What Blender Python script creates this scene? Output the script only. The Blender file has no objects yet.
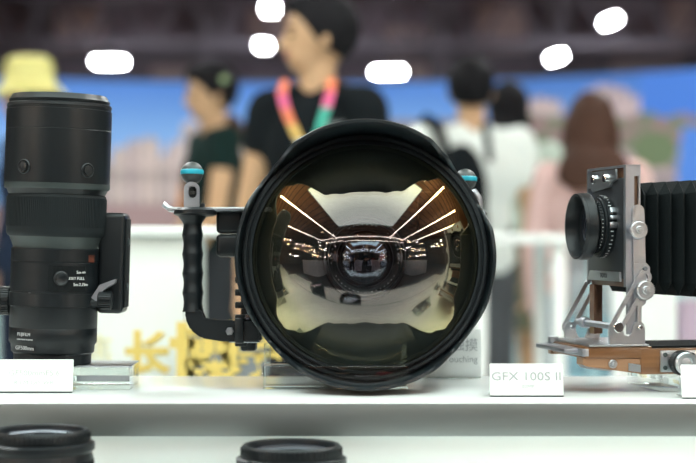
import bpy, bmesh, math, random
from mathutils import Vector, Matrix, Euler
random.seed(7)
PI = math.pi
SC = bpy.context.scene
COL = SC.collection
ZC = 1.03                 # camera height
F = 1650.0                # focal length in pixels (696 wide)
HZ = 240.0                # horizon row
SH = ZC - 0.148           # shelf top height


def P(px, py, Y):
    return Vector(((px - 348) * Y / F, Y, ZC - (py - HZ) * Y / F))


# ------------------------------------------------------------------ materials
def mat(name, col, rough=0.5, metal=0.0, emit=None, strength=0.0, spec=0.5, bump=0.0, bscale=60.0, vary=0.0, vscale=8.0, coat=0.0):
    m = bpy.data.materials.new(name)
    m.use_nodes = True
    nt = m.node_tree
    b = nt.nodes['Principled BSDF']
    b.inputs['Base Color'].default_value = (*col, 1)
    b.inputs['Roughness'].default_value = rough
    b.inputs['Metallic'].default_value = metal
    b.inputs['Specular IOR Level'].default_value = spec
    b.inputs['Coat Weight'].default_value = coat
    if emit:
        b.inputs['Emission Color'].default_value = (*emit, 1)
        b.inputs['Emission Strength'].default_value = strength
    tc = nt.nodes.new('ShaderNodeTexCoord')
    if vary > 0:
        n = nt.nodes.new('ShaderNodeTexNoise')
        n.inputs['Scale'].default_value = vscale
        nt.links.new(tc.outputs['Object'], n.inputs['Vector'])
        mx = nt.nodes.new('ShaderNodeMix')
        mx.data_type = 'RGBA'
        mx.inputs[6].default_value = (*[c * (1 - vary) for c in col], 1)
        mx.inputs[7].default_value = (*[min(1, c * (1 + vary)) for c in col], 1)
        nt.links.new(n.outputs['Fac'], mx.inputs[0])
        nt.links.new(mx.outputs[2], b.inputs['Base Color'])
    if bump > 0:
        n2 = nt.nodes.new('ShaderNodeTexNoise')
        n2.inputs['Scale'].default_value = bscale
        nt.links.new(tc.outputs['Object'], n2.inputs['Vector'])
        bp = nt.nodes.new('ShaderNodeBump')
        bp.inputs['Strength'].default_value = bump
        bp.inputs['Distance'].default_value = 0.001
        nt.links.new(n2.outputs['Fac'], bp.inputs['Height'])
        nt.links.new(bp.outputs['Normal'], b.inputs['Normal'])
    return m


def brushed(name, col, rough=0.32, axis=0, amt=0.25, scale=900.0, metal=1.0):
    """brushed metal: noise streaks stretched along one axis"""
    m = mat(name, col, rough, metal)
    nt = m.node_tree
    b = nt.nodes['Principled BSDF']
    tc = nt.nodes.new('ShaderNodeTexCoord')
    mp = nt.nodes.new('ShaderNodeMapping')
    s = [scale, scale, scale]
    s[axis] = scale / 200
    mp.inputs['Scale'].default_value = s
    n = nt.nodes.new('ShaderNodeTexNoise')
    n.inputs['Scale'].default_value = 1
    nt.links.new(tc.outputs['Object'], mp.inputs['Vector'])
    nt.links.new(mp.outputs[0], n.inputs['Vector'])
    mr = nt.nodes.new('ShaderNodeMapRange')
    mr.inputs[3].default_value = rough - amt * .4
    mr.inputs[4].default_value = rough + amt
    nt.links.new(n.outputs['Fac'], mr.inputs[0])
    nt.links.new(mr.outputs[0], b.inputs['Roughness'])
    return m


def wood(name, c1, c2, rough=0.35, scale=30, axis=0):
    m = mat(name, c1, rough, coat=0.3)
    nt = m.node_tree
    b = nt.nodes['Principled BSDF']
    tc = nt.nodes.new('ShaderNodeTexCoord')
    mp = nt.nodes.new('ShaderNodeMapping')
    s = [scale * 8] * 3
    s[axis] = scale * .5
    mp.inputs['Scale'].default_value = s
    n = nt.nodes.new('ShaderNodeTexNoise')
    n.inputs['Scale'].default_value = 1
    n.inputs['Detail'].default_value = 4
    mx = nt.nodes.new('ShaderNodeMix')
    mx.data_type = 'RGBA'
    mx.inputs[6].default_value = (*c1, 1)
    mx.inputs[7].default_value = (*c2, 1)
    nt.links.new(tc.outputs['Object'], mp.inputs['Vector'])
    nt.links.new(mp.outputs[0], n.inputs['Vector'])
    nt.links.new(n.outputs['Fac'], mx.inputs[0])
    nt.links.new(mx.outputs[2], b.inputs['Base Color'])
    return m


def emis(name, col, s):
    m = bpy.data.materials.new(name)
    m.use_nodes = True
    nt = m.node_tree
    nt.nodes.clear()
    e = nt.nodes.new('ShaderNodeEmission')
    e.inputs[0].default_value = (*col, 1)
    e.inputs[1].default_value = s
    o = nt.nodes.new('ShaderNodeOutputMaterial')
    nt.links.new(e.outputs[0], o.inputs[0])
    return m


def clear(name, tint=(1, 1, 1), refl=0.12, gcol=(1, 1, 1), edge=0.6, rough=0.0, gedge=None, f0=0.0, f1=1.0, c0=0.0, c1=1.0):
    """thin clear coated plastic / glass: transparent with a mirror layer growing to grazing"""
    m = bpy.data.materials.new(name)
    m.use_nodes = True
    nt = m.node_tree
    nt.nodes.clear()
    t = nt.nodes.new('ShaderNodeBsdfTransparent')
    t.inputs[0].default_value = (*tint, 1)
    g = nt.nodes.new('ShaderNodeBsdfGlossy')
    g.inputs['Roughness'].default_value = rough
    lw = nt.nodes.new('ShaderNodeLayerWeight')
    lw.inputs[0].default_value = 0.5
    mr = nt.nodes.new('ShaderNodeMapRange')
    mr.inputs[1].default_value = f0
    mr.inputs[2].default_value = f1
    mr.inputs[3].default_value = refl
    mr.inputs[4].default_value = edge
    nt.links.new(lw.outputs['Facing'], mr.inputs[0])
    cm = nt.nodes.new('ShaderNodeMix')
    cm.data_type = 'RGBA'
    cm.inputs[6].default_value = (*gcol, 1)
    cm.inputs[7].default_value = (*(gedge or gcol), 1)
    mc = nt.nodes.new('ShaderNodeMapRange')
    mc.inputs[1].default_value = c0
    mc.inputs[2].default_value = c1
    nt.links.new(lw.outputs['Facing'], mc.inputs[0])
    nt.links.new(mc.outputs[0], cm.inputs[0])
    nt.links.new(cm.outputs[2], g.inputs[0])
    mx = nt.nodes.new('ShaderNodeMixShader')
    nt.links.new(mr.outputs[0], mx.inputs[0])
    nt.links.new(t.outputs[0], mx.inputs[1])
    nt.links.new(g.outputs[0], mx.inputs[2])
    o = nt.nodes.new('ShaderNodeOutputMaterial')
    nt.links.new(mx.outputs[0], o.inputs[0])
    return m


M = dict(
    black=mat('black_plastic', (.006, .009, .011), .40, spec=.35, bump=.15, bscale=900),
    black2=mat('satin_black_anodised', (.010, .013, .015), .34, spec=.35, bump=.1, bscale=1200),
    matte=mat('matte_black', (.005, .007, .008), .8, spec=.2, bump=.2, bscale=700),
    rubber=mat('ribbed_rubber', (.009, .014, .016), .6, spec=.25),
    grey=mat('dark_grey_metal', (.050, .065, .065), .42, .3),
    felt=mat('flocked_black_lining', (.014, .020, .024), .6, spec=.4),
    steel=brushed('bright_aluminium', (.56, .59, .62), .27, 0, .12),
    steel2=brushed('satin_aluminium', (.44, .46, .50), .34, 2, .2),
    chrome=mat('chrome', (.85, .85, .85), .12, 1.0),
    edge=brushed('brushed_edge_strip', (.25, .268, .262), .42, 0, .12, 700),
    shelf=mat('glossy_white_laminate', (.86, .89, .87), .18, spec=.5, coat=.3),
    white=mat('white_paint', (.82, .86, .84), .5),
    card=mat('white_acrylic_card', (.88, .9, .89), .25),
    ink=mat('grey_ink', (.45, .47, .48), .6),
    inkd=mat('dark_ink', (.12, .13, .14), .6),
    mark=mat('white_marking', (.75, .77, .77), .5),
    orange=mat('orange_marking', (.12, .035, .02), .5),
    rubg=mat('grey_rubber_ball', (.05, .06, .06), .38),
    teal=mat('teal_rubber_ring', (.02, .42, .55), .35),
    acry=clear('clear_acrylic', (.93, .97, .96), .10, (1, 1, 1), .75),
    glassd=clear('coated_lens_glass', (.5, .52, .6), .25, (.8, .85, 1), .8),
    wood=wood('varnished_cherry_wood', (.30, .145, .06), (.12, .05, .022), .3, 30, 0),
    wood2=wood('brown_hardwood', (.22, .11, .06), (.11, .055, .03), .4, 30, 2),
    bellows=mat('black_bellows_cloth', (.006, .009, .010), .8, spec=.15, bump=.3, bscale=500),
    skin=mat('skin', (.60, .36, .24), .5, vary=.08),
    skin2=mat('skin_tan', (.62, .39, .22), .5, vary=.08),
    hair=mat('black_hair', (.010, .010, .012), .7, spec=.12, bump=.4, bscale=120),
    hairb=mat('brown_hair', (.060, .028, .018), .6, spec=.2, bump=.4, bscale=120, vary=.3),
    eye=mat('dark_eye', (.02, .015, .01), .2),
    lip=mat('lips', (.45, .18, .14), .5),
)
M['dome'] = clear('coated_dome_glass', (.70, .73, .74), .072, (1.0, .83, .80), .48, gedge=(1.0, .86, .48), f0=.10, f1=.50, c0=.06, c1=.36)
M['dome_in'] = clear('dome_inner_surface', (.95, .95, .95), .03, (1.0, .95, .9), .25)


# ------------------------------------------------------------------ mesh helpers
def smooth_bm(bm, ang=35):
    bm.normal_update()
    lim = math.radians(ang)
    for f in bm.faces:
        f.smooth = True
    for e in bm.edges:
        if len(e.link_faces) == 2:
            e.smooth = e.calc_face_angle(0) < lim
        else:
            e.smooth = True


def obj(name, bm, m, parent=None, smooth=True, ang=35, loc=None, rot=None, fix=True):
    if fix:
        bmesh.ops.recalc_face_normals(bm, faces=bm.faces)
    if smooth:
        smooth_bm(bm, ang)
    me = bpy.data.meshes.new(name)
    bm.to_mesh(me)
    bm.free()
    ms = m if isinstance(m, (list, tuple)) else [m]
    for x in ms:
        me.materials.append(x)
    o = bpy.data.objects.new(name, me)
    COL.objects.link(o)
    if parent:
        o.parent = parent
    if loc is not None:
        o.location = loc
    if rot is not None:
        o.rotation_euler = rot
    return o


def tag(o, label, cat, group=None, kind=None):
    if label:
        o['label'] = label
    if cat:
        o['category'] = cat
    if group:
        o['group'] = group
    if kind:
        o['kind'] = kind
    return o


def thing(name, label, cat, loc=(0, 0, 0), rotz=0, group=None, rot=None):
    o = bpy.data.objects.new(name, None)
    o.empty_display_size = .05
    COL.objects.link(o)
    o.location = loc
    o.rotation_euler = rot if rot else (0, 0, rotz)
    return tag(o, label, cat, group)


def struct(name, bm, m, smooth=False, fix=True):
    o = obj(name, bm, m, smooth=smooth, fix=fix)
    o['kind'] = 'structure'
    return o


def nb():
    return bmesh.new()


def xf(bm, vs, mtx):
    bmesh.ops.transform(bm, matrix=mtx, verts=vs)


def box(bm, x0, x1, y0, y1, z0, z1, bev=0, seg=2, mtx=None):
    r = bmesh.ops.create_cube(bm, size=1)
    vs = r['verts']
    xf(bm, vs, Matrix.Translation(((x0 + x1) / 2, (y0 + y1) / 2, (z0 + z1) / 2)) @ Matrix.Diagonal((x1 - x0, y1 - y0, z1 - z0, 1)))
    if mtx is not None:
        xf(bm, vs, mtx)
    if bev > 0:
        es = list({e for v in vs for e in v.link_edges})
        bmesh.ops.bevel(bm, geom=es, offset=bev, segments=seg, affect='EDGES', profile=.5)
    return bm


AX = {'z': Matrix.Identity(4), 'x': Matrix.Rotation(PI / 2, 4, 'Y'), 'y': Matrix.Rotation(-PI / 2, 4, 'X'), '-y': Matrix.Rotation(PI / 2, 4, 'X'), '-x': Matrix.Rotation(-PI / 2, 4, 'Y')}


def lathe(bm, prof, segs=64, mtx=None, closed=False, fn=None, mi=0):
    """prof: list of (r, z) revolved about z; r==0 ends collapse to a point. fn(phi, i) -> z override"""
    rings = []
    for i, (r, z) in enumerate(prof):
        if r < 1e-6:
            rings.append([bm.verts.new((0, 0, z))])
        else:
            rings.append([bm.verts.new((r * math.cos(2 * PI * k / segs), r * math.sin(2 * PI * k / segs), fn(2 * PI * k / segs, i, z) if fn else z)) for k in range(segs)])
    n = len(rings)
    for i in range(n if closed else n - 1):
        a, b = rings[i], rings[(i + 1) % n]
        for k in range(segs):
            k2 = (k + 1) % segs
            if len(a) == 1 and len(b) == 1:
                break
            if len(a) == 1:
                f = bm.faces.new((a[0], b[k], b[k2]))
            elif len(b) == 1:
                f = bm.faces.new((a[k], a[k2], b[0]))
            else:
                f = bm.faces.new((a[k], a[k2], b[k2], b[k]))
            f.material_index = mi
    vs = [v for r in rings for v in r]
    if mtx is not None:
        xf(bm, vs, mtx)
    return bm


def cyl(bm, c, r, h, axis='z', segs=32, bev=0.0, hole=0):
    """solid cylinder centred at c along axis; bevelled rims"""
    b = min(bev, h / 2.01, r * .9)
    if hole:
        prof = [(hole, -h / 2), (r - b, -h / 2), (r, -h / 2 + b), (r, h / 2 - b), (r - b, h / 2), (hole, h / 2)]
        return lathe(bm, prof, segs, Matrix.Translation(c) @ AX[axis], closed=True)
    prof = [(0, -h / 2), (r - b, -h / 2), (r, -h / 2 + b), (r, h / 2 - b), (r - b, h / 2), (0, h / 2)]
    if b == 0:
        prof = [(0, -h / 2), (r, -h / 2), (r, h / 2), (0, h / 2)]
    return lathe(bm, prof, segs, Matrix.Translation(c) @ AX[axis])


def ribs(bm, c, r, h, n, depth, width, axis='z'):
    """n small grip ribs round a cylinder"""
    T = Matrix.Translation(c) @ AX[axis]
    for k in range(n):
        a = 2 * PI * k / n
        box(bm, r - depth * .6, r + depth, -width / 2, width / 2, -h / 2, h / 2, mtx=T @ Matrix.Rotation(a, 4, 'Z'))
    return bm


def tube(bm, pts, r, segs=12, flat=None):
    """swept tube; r a number or per-point list; flat=(a,b) gives an elliptic section scale"""
    pts = [Vector(p) for p in pts]
    n = len(pts)
    rr = r if isinstance(r, (list, tuple)) else [r] * n
    rings = []
    up = Vector((0, 0, 1))
    prev = None
    for i, p in enumerate(pts):
        d = (pts[min(i + 1, n - 1)] - pts[max(i - 1, 0)]).normalized()
        if prev is None:
            a = d.cross(up)
            if a.length < .1:
                a = d.cross(Vector((0, 1, 0)))
            a.normalize()
        else:
            a = (prev - d * prev.dot(d)).normalized()
        prev = a
        b = d.cross(a)
        fa, fb = flat or (1, 1)
        rings.append([bm.verts.new(p + a * (rr[i] * fa * math.cos(2 * PI * k / segs)) + b * (rr[i] * fb * math.sin(2 * PI * k / segs))) for k in range(segs)])
    for i in range(n - 1):
        for k in range(segs):
            k2 = (k + 1) % segs
            bm.faces.new((rings[i][k], rings[i][k2], rings[i + 1][k2], rings[i + 1][k]))
    bm.faces.new(rings[0][::-1])
    bm.faces.new(rings[-1])
    return bm


def prism(bm, outl, t0, t1, plane='xz', mtx=None):
    """extrude a 2-D outline; plane 'xz' extrudes along y, 'xy' along z, 'yz' along x"""
    def mk(u, v, t):
        return {'xz': (u, t, v), 'xy': (u, v, t), 'yz': (t, u, v)}[plane]
    a = [bm.verts.new(mk(u, v, t0)) for u, v in outl]
    b = [bm.verts.new(mk(u, v, t1)) for u, v in outl]
    n = len(outl)
    bm.faces.new(a)
    bm.faces.new(b[::-1])
    for i in range(n):
        j = (i + 1) % n
        bm.faces.new((a[i], b[i], b[j], a[j]))
    if mtx is not None:
        xf(bm, a + b, mtx)
    return bm


def stadium(p, q, r, n=10):
    """2-D outline of a rounded bar from p to q"""
    p, q = Vector(p), Vector(q)
    a0 = math.atan2(q.y - p.y, q.x - p.x)
    out = []
    for k in range(n + 1):
        a = a0 - PI / 2 + PI * k / n
        out.append((q.x + r * math.cos(a), q.y + r * math.sin(a)))
    for k in range(n + 1):
        a = a0 + PI / 2 + PI * k / n
        out.append((p.x + r * math.cos(a), p.y + r * math.sin(a)))
    return out


def frame_bar(bm, p, q, r, w, t0, t1, plane='xz'):
    """rounded bar with a long slot: outer stadium r, slot half width w"""
    o = stadium(p, q, r)
    i = stadium(p, q, w)
    def mk(u, v, t):
        return {'xz': (u, t, v), 'xy': (u, v, t), 'yz': (t, u, v)}[plane]
    A = [bm.verts.new(mk(u, v, t0)) for u, v in o]
    B = [bm.verts.new(mk(u, v, t1)) for u, v in o]
    Cc = [bm.verts.new(mk(u, v, t0)) for u, v in i]
    D = [bm.verts.new(mk(u, v, t1)) for u, v in i]
    n = len(o)
    for k in range(n):
        j = (k + 1) % n
        bm.faces.new((A[k], A[j], B[j], B[k]))
        bm.faces.new((Cc[k], Cc[j], D[j], D[k]))
        bm.faces.new((A[k], A[j], Cc[j], Cc[k]))
        bm.faces.new((B[k], B[j], D[j], D[k]))
    return bm


def text_obj(name, s, size, m, parent, loc, rot=(PI / 2, 0, 0), ext=.0003, align='CENTER', xs=1.0, bold=0.0):
    cu = bpy.data.curves.new(name + '_c', 'FONT')
    cu.body = s
    cu.size = size
    cu.extrude = ext
    cu.offset = bold
    cu.align_x = align
    cu.align_y = 'CENTER'
    cu.resolution_u = 3
    t = bpy.data.objects.new(name + '_t', cu)
    COL.objects.link(t)
    dg = bpy.context.evaluated_depsgraph_get()
    me = bpy.data.meshes.new_from_object(t.evaluated_get(dg))
    bpy.data.objects.remove(t)
    me.name = name
    me.materials.clear()
    me.materials.append(m)
    o = bpy.data.objects.new(name, me)
    COL.objects.link(o)
    o.parent = parent
    o.location = loc
    o.rotation_euler = rot
    o.scale = (xs, 1, 1)
    return o


# ------------------------------------------------------------------ the hall
floor_m = mat('pale_floor', (.52, .58, .58), .35, vary=.08, vscale=1.5)
ceil_m = mat('brown_ceiling', (.58, .27, .13), .6, vary=.25, vscale=1.2)
dark_m = mat('dark_hall_wall', (.24, .20, .25), .8, vary=.35, vscale=.5)
beam_m = mat('dark_beam', (.13, .115, .14), .7)
joist_m = mat('brown_joist', (.22, .10, .05), .6)
struct('floor', box(nb(), -16, 16, .9, 27, -.1, 0), floor_m)
struct('ceiling', box(nb(), -16, 16, -16, 27, 5.6, 5.7), ceil_m)
struct('floor', box(nb(), -16, 16, -16, .9, -.1, 0), mat('dark_carpet', (.045, .035, .04), .9, vary=.3, vscale=30))
struct('wall_back', box(nb(), -16, 16, 27, 27.2, 0, 5.6), dark_m)
struct('wall_front', box(nb(), -16, 16, -16.2, -16, 0, 5.6), mat('rear_hall_wall', (.10, .07, .06), .8))
struct('wall_left', box(nb(), -16.2, -16, -16, 27, 0, 5.6), mat('side_hall_wall', (.11, .08, .065), .8))
struct('wall_right', box(nb(), 16, 16.2, -16, 27, 0, 5.6), bpy.data.materials['side_hall_wall'])
b = nb()
for k in range(26):
    y = -15 + k * .9
    box(b, -15.9, 15.9, y, y + .12, 5.42, 5.6)
struct('trim_1', b, joist_m)
# trusses near the far wall
b = nb()
for (yy, z0, z1) in ((25.0, 3.95, 4.75), (22.5, 4.35, 5.2)):
    for z in (z0, z1):
        box(b, -15, 15, yy, yy + .16, z, z + .14)
    n = 30
    for k in range(n):
        x = -15 + k
        tube(b, [(x, yy + .08, z0 + .05), (x + .5, yy + .08, z1 + .05), (x + 1, yy + .08, z0 + .05)], .045, 6)
for x in (-6.6, -5.1, -2.4, -.6, 1.3, 3.2, 5.7):
    box(b, x, x + .38, 26.3, 26.6, 2.2, 5.6)
for z in (3.3, 3.9):
    box(b, -15, 15, 26.5, 26.7, z, z + .16)
struct('trim_2', b, beam_m)
b = nb()
for (x, w, z0, z1) in ((-5.0, 1.0, 4.1, 4.8), (-3.2, 1.2, 3.5, 3.85), (-1.6, .8, 4.2, 4.8), (.6, 1.1, 3.6, 4.5), (2.1, .8, 4.1, 4.9), (4.3, 1.2, 3.7, 4.2), (5.2, .5, 4.3, 5)):
    box(b, x, x + w, 26.85, 26.98, z0, z1)
struct('trim_3', b, mat('dusty_panel', (.5, .38, .38), .8))

# hall light strips running along the viewing axis (seen in the dome, light the hall)
strip_e = emis('cool_tube_light', (1, .95, .86), 22)
alu = M['steel']


def strip(name, x, y0, y1, z, w, label, axis='y'):
    o = thing(name, label, 'light fitting', (x, (y0 + y1) / 2, z), 0, 'long ceiling light strips')
    L = (y1 - y0) / 2
    if axis == 'y':
        obj('diffuser', box(nb(), -w / 2, w / 2, -L, L, -.05, 0), strip_e, o, False)
        obj('tray', box(nb(), -w / 2 - .02, w / 2 + .02, -L, L, .0, .03), M['white'], o, False)
        for yy in (-L * .8, -L * .3, L * .3, L * .8):
            obj('suspension', box(nb(), -.008, .008, yy, yy + .016, .03, 5.6 - z), beam_m, o, False)
    else:
        o.location = (x, y0, z)
        L = (y1)
        obj('diffuser', box(nb(), -L, L, -w / 2, w / 2, -.05, 0), strip_e, o, False)
        obj('tray', box(nb(), -L, L, -w / 2 - .02, w / 2 + .02, 0, .03), M['white'], o, False)
        for xx in (-L * .8, L * .8):
            obj('suspension', box(nb(), xx, xx + .016, -.008, .008, .03, 5.6 - z), beam_m, o, False)
    return o


strip('light_strip', -9.9, -9, 6, 5.3, .05, 'long tube light strip under the brown ceiling, far left of all')
strip('light_strip', -5.7, -9, 6, 5.3, .05, 'long tube light strip under the brown ceiling, left of the white canopy')
strip('light_strip', 4.8, -9, 6, 5.3, .05, 'long tube light strip under the brown ceiling, right of the white canopy')
strip('light_strip', 8.1, -9, 6, 5.3, .05, 'long tube light strip under the brown ceiling, second to the right of the canopy')
strip('light_strip', 11.3, -9, 6, 5.3, .05, 'long tube light strip under the brown ceiling, far right of all')
strip('light_strip', 0, -8.3, 9.5, 5.1, .022, 'crosswise tube light strip behind the photographer, nearer one', 'x')
strip('light_strip', 0, -10.6, 9.5, 5.1, .022, 'crosswise tube light strip behind the photographer, farther one', 'x')
# unseen panels added above to brighten the visitors
vis_e = emis('visitor_fill_light', (.93, 1, .98), 26)
for (x, y, w, lab) in ((-1.9, 3.4, .5, 'added fill light panel over the visitors, nearer left one'), (1.9, 3.4, .5, 'added fill light panel over the visitors, nearer right one'),
                       (-2.2, 8.4, .55, 'added fill light panel before the mural, farther left one'), (2.2, 8.4, .55, 'added fill light panel before the mural, farther right one')):
    o = thing('visitor_fill_panel', lab, 'light fitting', (x, y, 4.1), 0, 'added fill lights over the visitors')
    obj('diffuser', box(nb(), -w, w, -w, w, -.03, 0), vis_e, o, False)
    obj('housing', box(nb(), -w - .04, w + .04, -w - .04, w + .04, 0, .08, .01), M['grey'], o, False)
    for s in (-1, 1):
        obj('suspension', box(nb(), s * w * .7, s * w * .7 + .02, -.01, .01, .08, 1.5), beam_m, o, False)

# high-bay lamps in view at the far end
lamp_e = emis('high_bay_lamp', (.93, .96, 1), 75)
for (px, py, w, h, tilt, lab) in ((109.5, 62, 29, 4.5, 0, 'bright oblong high-bay lamp above the camera lens on the left'),
                                  (388.5, 72, 29, 4, 0, 'bright oblong high-bay lamp right of the man in the black T-shirt'),
                                  (270, 8, 11, 8, 0, 'round bright hall lamp, topmost, above the other left of the man in black'),
                                  (263.5, 45.5, 11, 5, 0, 'small bright hall lamp beside the face of the man in black'),
                                  (556.5, 57, 13, 5, 16, 'tilted bright hall lamp above the brown-haired woman, lower of the pair'),
                                  (610.5, 21, 14, 5, 18, 'tilted bright hall lamp at the upper right, higher of the pair')):
    Y = 24.0 if px != 263.5 else 21.0
    k = Y / F
    o = thing('hall_lamp', lab, 'lamp', P(px, py, Y), 0, 'bright lamps of the hall roof', rot=(0, -math.radians(tilt), 0))
    obj('diffuser', box(nb(), -w * k / 2, w * k / 2, -.12, .12, -h * k / 2, h * k / 2, .012), lamp_e, o)
    obj('housing', box(nb(), -w * k / 2 - .02, w * k / 2 + .02, -.13, .13, h * k / 2, h * k / 2 + .05, .01), beam_m, o)
    obj('suspension', box(nb(), -.012, .012, -.012, .012, h * k / 2 + .05, 5.6 - P(px, py, Y).z - .02), beam_m, o, False)

# white lit canopy over the stand
can = thing('stand_canopy', 'white glowing ceiling canopy mirrored in the top of the glass dome', 'canopy', (0, .5, 2.62))
obj('diffuser', box(nb(), -1.30, 1.34, -1.25, 1.30, 0, .04), emis('canopy_light', (.85, 1, .965), 2.95), can, False)
obj('frame', box(nb(), -1.36, 1.40, -1.31, 1.36, .04, .16), M['white'], can, False)
for (x, y) in ((-1.2, -1.2), (1.2, -1.2), (-1.2, 1.2), (1.2, 1.2)):
    obj('suspension', tube(nb(), [(x, y, .16), (x, y, 2.98)], .012, 8), M['grey'], can)


# ------------------------------------------------------------------ curved mural wall
def mural():
    import colorsys
    W, H = 560, 96
    bm = nb()
    # arc: nearer at both ends
    def pos(u):
        x = -3.1 + 6.6 * u
        c = x - (-.2)
        Y = 12.0 - (.085 if x < 0 else .155) * c * c
        return x, Y
    z0, z1 = .0, ZC + 157 / F * 12.0
    g = [[bm.verts.new((pos(i / W)[0], pos(i / W)[1], z0 + (z1 - z0) * j / H)) for j in range(H + 1)] for i in range(W + 1)]
    for i in range(W):
        for j in range(H):
            bm.faces.new((g[i][j], g[i + 1][j], g[i + 1][j + 1], g[i][j + 1]))
    rnd = random.Random(5)
    blds = []     # printed town: x range (px), top row, colour
    for px0, px1, top, cc in ((96, 112, 160, (.66, .60, .60)), (110, 128, 146, (.76, .70, .68)), (126, 142, 139, (.72, .65, .65)), (138, 160, 136, (.79, .72, .70)), (158, 176, 152, (.72, .66, .65)),
                              (168, 186, 140, (.78, .71, .70)), (182, 199, 120, (.80, .74, .74)), (194, 215, 135, (.70, .65, .66)), (214, 246, 125, (.78, .72, .68)), (60, 100, 160, (.62, .56, .55)),
                              (522, 562, 97, (.76, .68, .68)), (586, 628, 84, (.78, .70, .72)), (608, 640, 92, (.74, .66, .67)), (380, 420, 130, (.7, .64, .62))):
        blds.append((px0, px1, top, cc))
    lay = bm.loops.layers.float_color.new('Col')
    def lin(c):
        return tuple(((v + .055) / 1.055) ** 2.4 if v > .04 else v / 12.92 for v in c)
    def noise(x, y):
        return .5 + .25 * math.sin(x * 1.7 + 2 * math.sin(y * 1.1)) + .25 * math.sin(y * 2.3 + 1.7 * math.sin(x * .9))
    for f in bm.faces:
        c = f.calc_center_median()
        px = 348 + c.x / c.y * F
        py = HZ - (c.z - ZC) / c.y * F
        t = min(1, max(0, (py - 60) / 75))
        col = [.20 + .24 * t, .39 + .21 * t, .72 + .08 * t]
        if px > 640:
            col = [.26, .46, .80]
        hit = False
        for (a, b2, top, cc) in blds:
            peak = top + abs(px - (a + b2) / 2) / (b2 - a) * 10
            if a <= px <= b2 and py > peak and py < 118 + (115 if px < 300 else 5):
                w = .72 if (int(px / 3.3) % 3 == 0 and int(py / 7) % 2 == 0) else (.88 if int(py / 14) % 3 == 0 else 1)
                col = [v * w for v in cc]
                hit = True
        if px > 505 and py > 112 + 5 * noise(px * .1, 1):
            n = noise(px * .12, py * .13)
            if py < 150:
                col = [.40 + .2 * n, .47 - .02 * n, .36 + .12 * n]
            else:
                col = [.46 + .30 * n, .46 + .18 * n, .46 + .20 * n]
            if px > 600 and (px - 655) ** 2 / 500 + (py - 150) ** 2 / 400 < 1:
                col = [.40, .46, .34]
            if px > 676 + (185 - py) * .10 and py > 128:
                col = [.30, .50, .82]
        elif px < 350 and py > 205:
            col = [.62, .52, .52]
        elif 350 <= px <= 505 and py > 120:
            col = [.5, .48, .5]
        if py > 246:
            col = [.68, .74, .74]
        if hit or py < 246 and px > 505:
            col = [v * .92 for v in col]
        col = lin(col)
        for l in f.loops:
            l[lay] = (*col, 1)
    m = bpy.data.materials.new('printed_mural')
    m.use_nodes = True
    nt = m.node_tree
    bs = nt.nodes['Principled BSDF']
    at = nt.nodes.new('ShaderNodeVertexColor')
    at.layer_name = 'Col'
    nt.links.new(at.outputs[0], bs.inputs['Base Color'])
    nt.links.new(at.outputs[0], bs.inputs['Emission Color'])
    bs.inputs['Emission Strength'].default_value = .33  # mild glow added to the print to hold its colours
    bs.inputs['Roughness'].default_value = .7
    r = thing('curved_mural', 'wide curved mural of blue sky over pinkish buildings, with added glow', 'mural', (0, 0, 0))
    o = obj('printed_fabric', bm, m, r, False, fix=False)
    b = nb()
    for i in range(60):
        a, c = pos(i / 60), pos((i + 1) / 60)
        q = prism(b, [(a[0], a[1] + .03), (c[0], c[1] + .03), (c[0], c[1] + .18), (a[0], a[1] + .18)], 0, z1 + .02, 'xy')
    obj('frame', b, M['grey'], r, False)


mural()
# low pale partition before the mural
pl = thing('low_partition', 'long low pale teal partition standing before the mural', 'partition', (0, 9.0, 0))
obj('panel', box(nb(), -3.2, 3.2, 0, .06, .08, .93, .01), mat('pale_teal_panel', (.47, .62, .63), .5), pl)
for x in (-3, -1.5, 0, 1.5, 3):
    obj('foot', box(nb(), x - .15, x + .15, -.1, .16, 0, .08, .01), M['white'], pl)

# ------------------------------------------------------------------ display counter the cameras stand on
YF, YB = 1.498, 1.7956
ct = thing('display_counter', 'white display counter with a brushed metal front edge and a lower step', 'counter', (0, 0, 0))
obj('shelf_board', box(nb(), -1.25, 1.25, YF + .002, YB, SH - .030, SH, .0012), M['shelf'], ct)
obj('edge_strip', box(nb(), -1.25, 1.25, YF - .001, YF + .002, SH - .030, SH - .0006, .0006), M['edge'], ct)
obj('riser_panel', box(nb(), -1.25, 1.25, YF + .012, YF + .03, SH - .13, SH - .030), M['white'], ct)
obj('step_board', box(nb(), -1.25, 1.25, 1.20, YF + .03, SH - .15, SH - .13, .001), M['shelf'], ct)
obj('cabinet', box(nb(), -1.25, 1.25, 1.23, YB - .03, 0, SH - .15), M['white'], ct)
obj('back_panel', box(nb(), -1.25, 1.25, YB - .05, YB - .03, SH - .15, SH - .030), M['white'], ct)


def acrylic(name, x0, x1, y0, y1, h, label, extra=None):
    o = thing(name, label, 'display block', ((x0 + x1) / 2, (y0 + y1) / 2, SH), 0, 'clear acrylic blocks on the shelf')
    w, d = (x1 - x0) / 2, (y1 - y0) / 2
    b = box(nb(), -w, w, -d, d, .0003, h, .0012)
    if extra:
        extra(b)
    obj('block', b, M['acry'], o)
    return o, w, d


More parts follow.
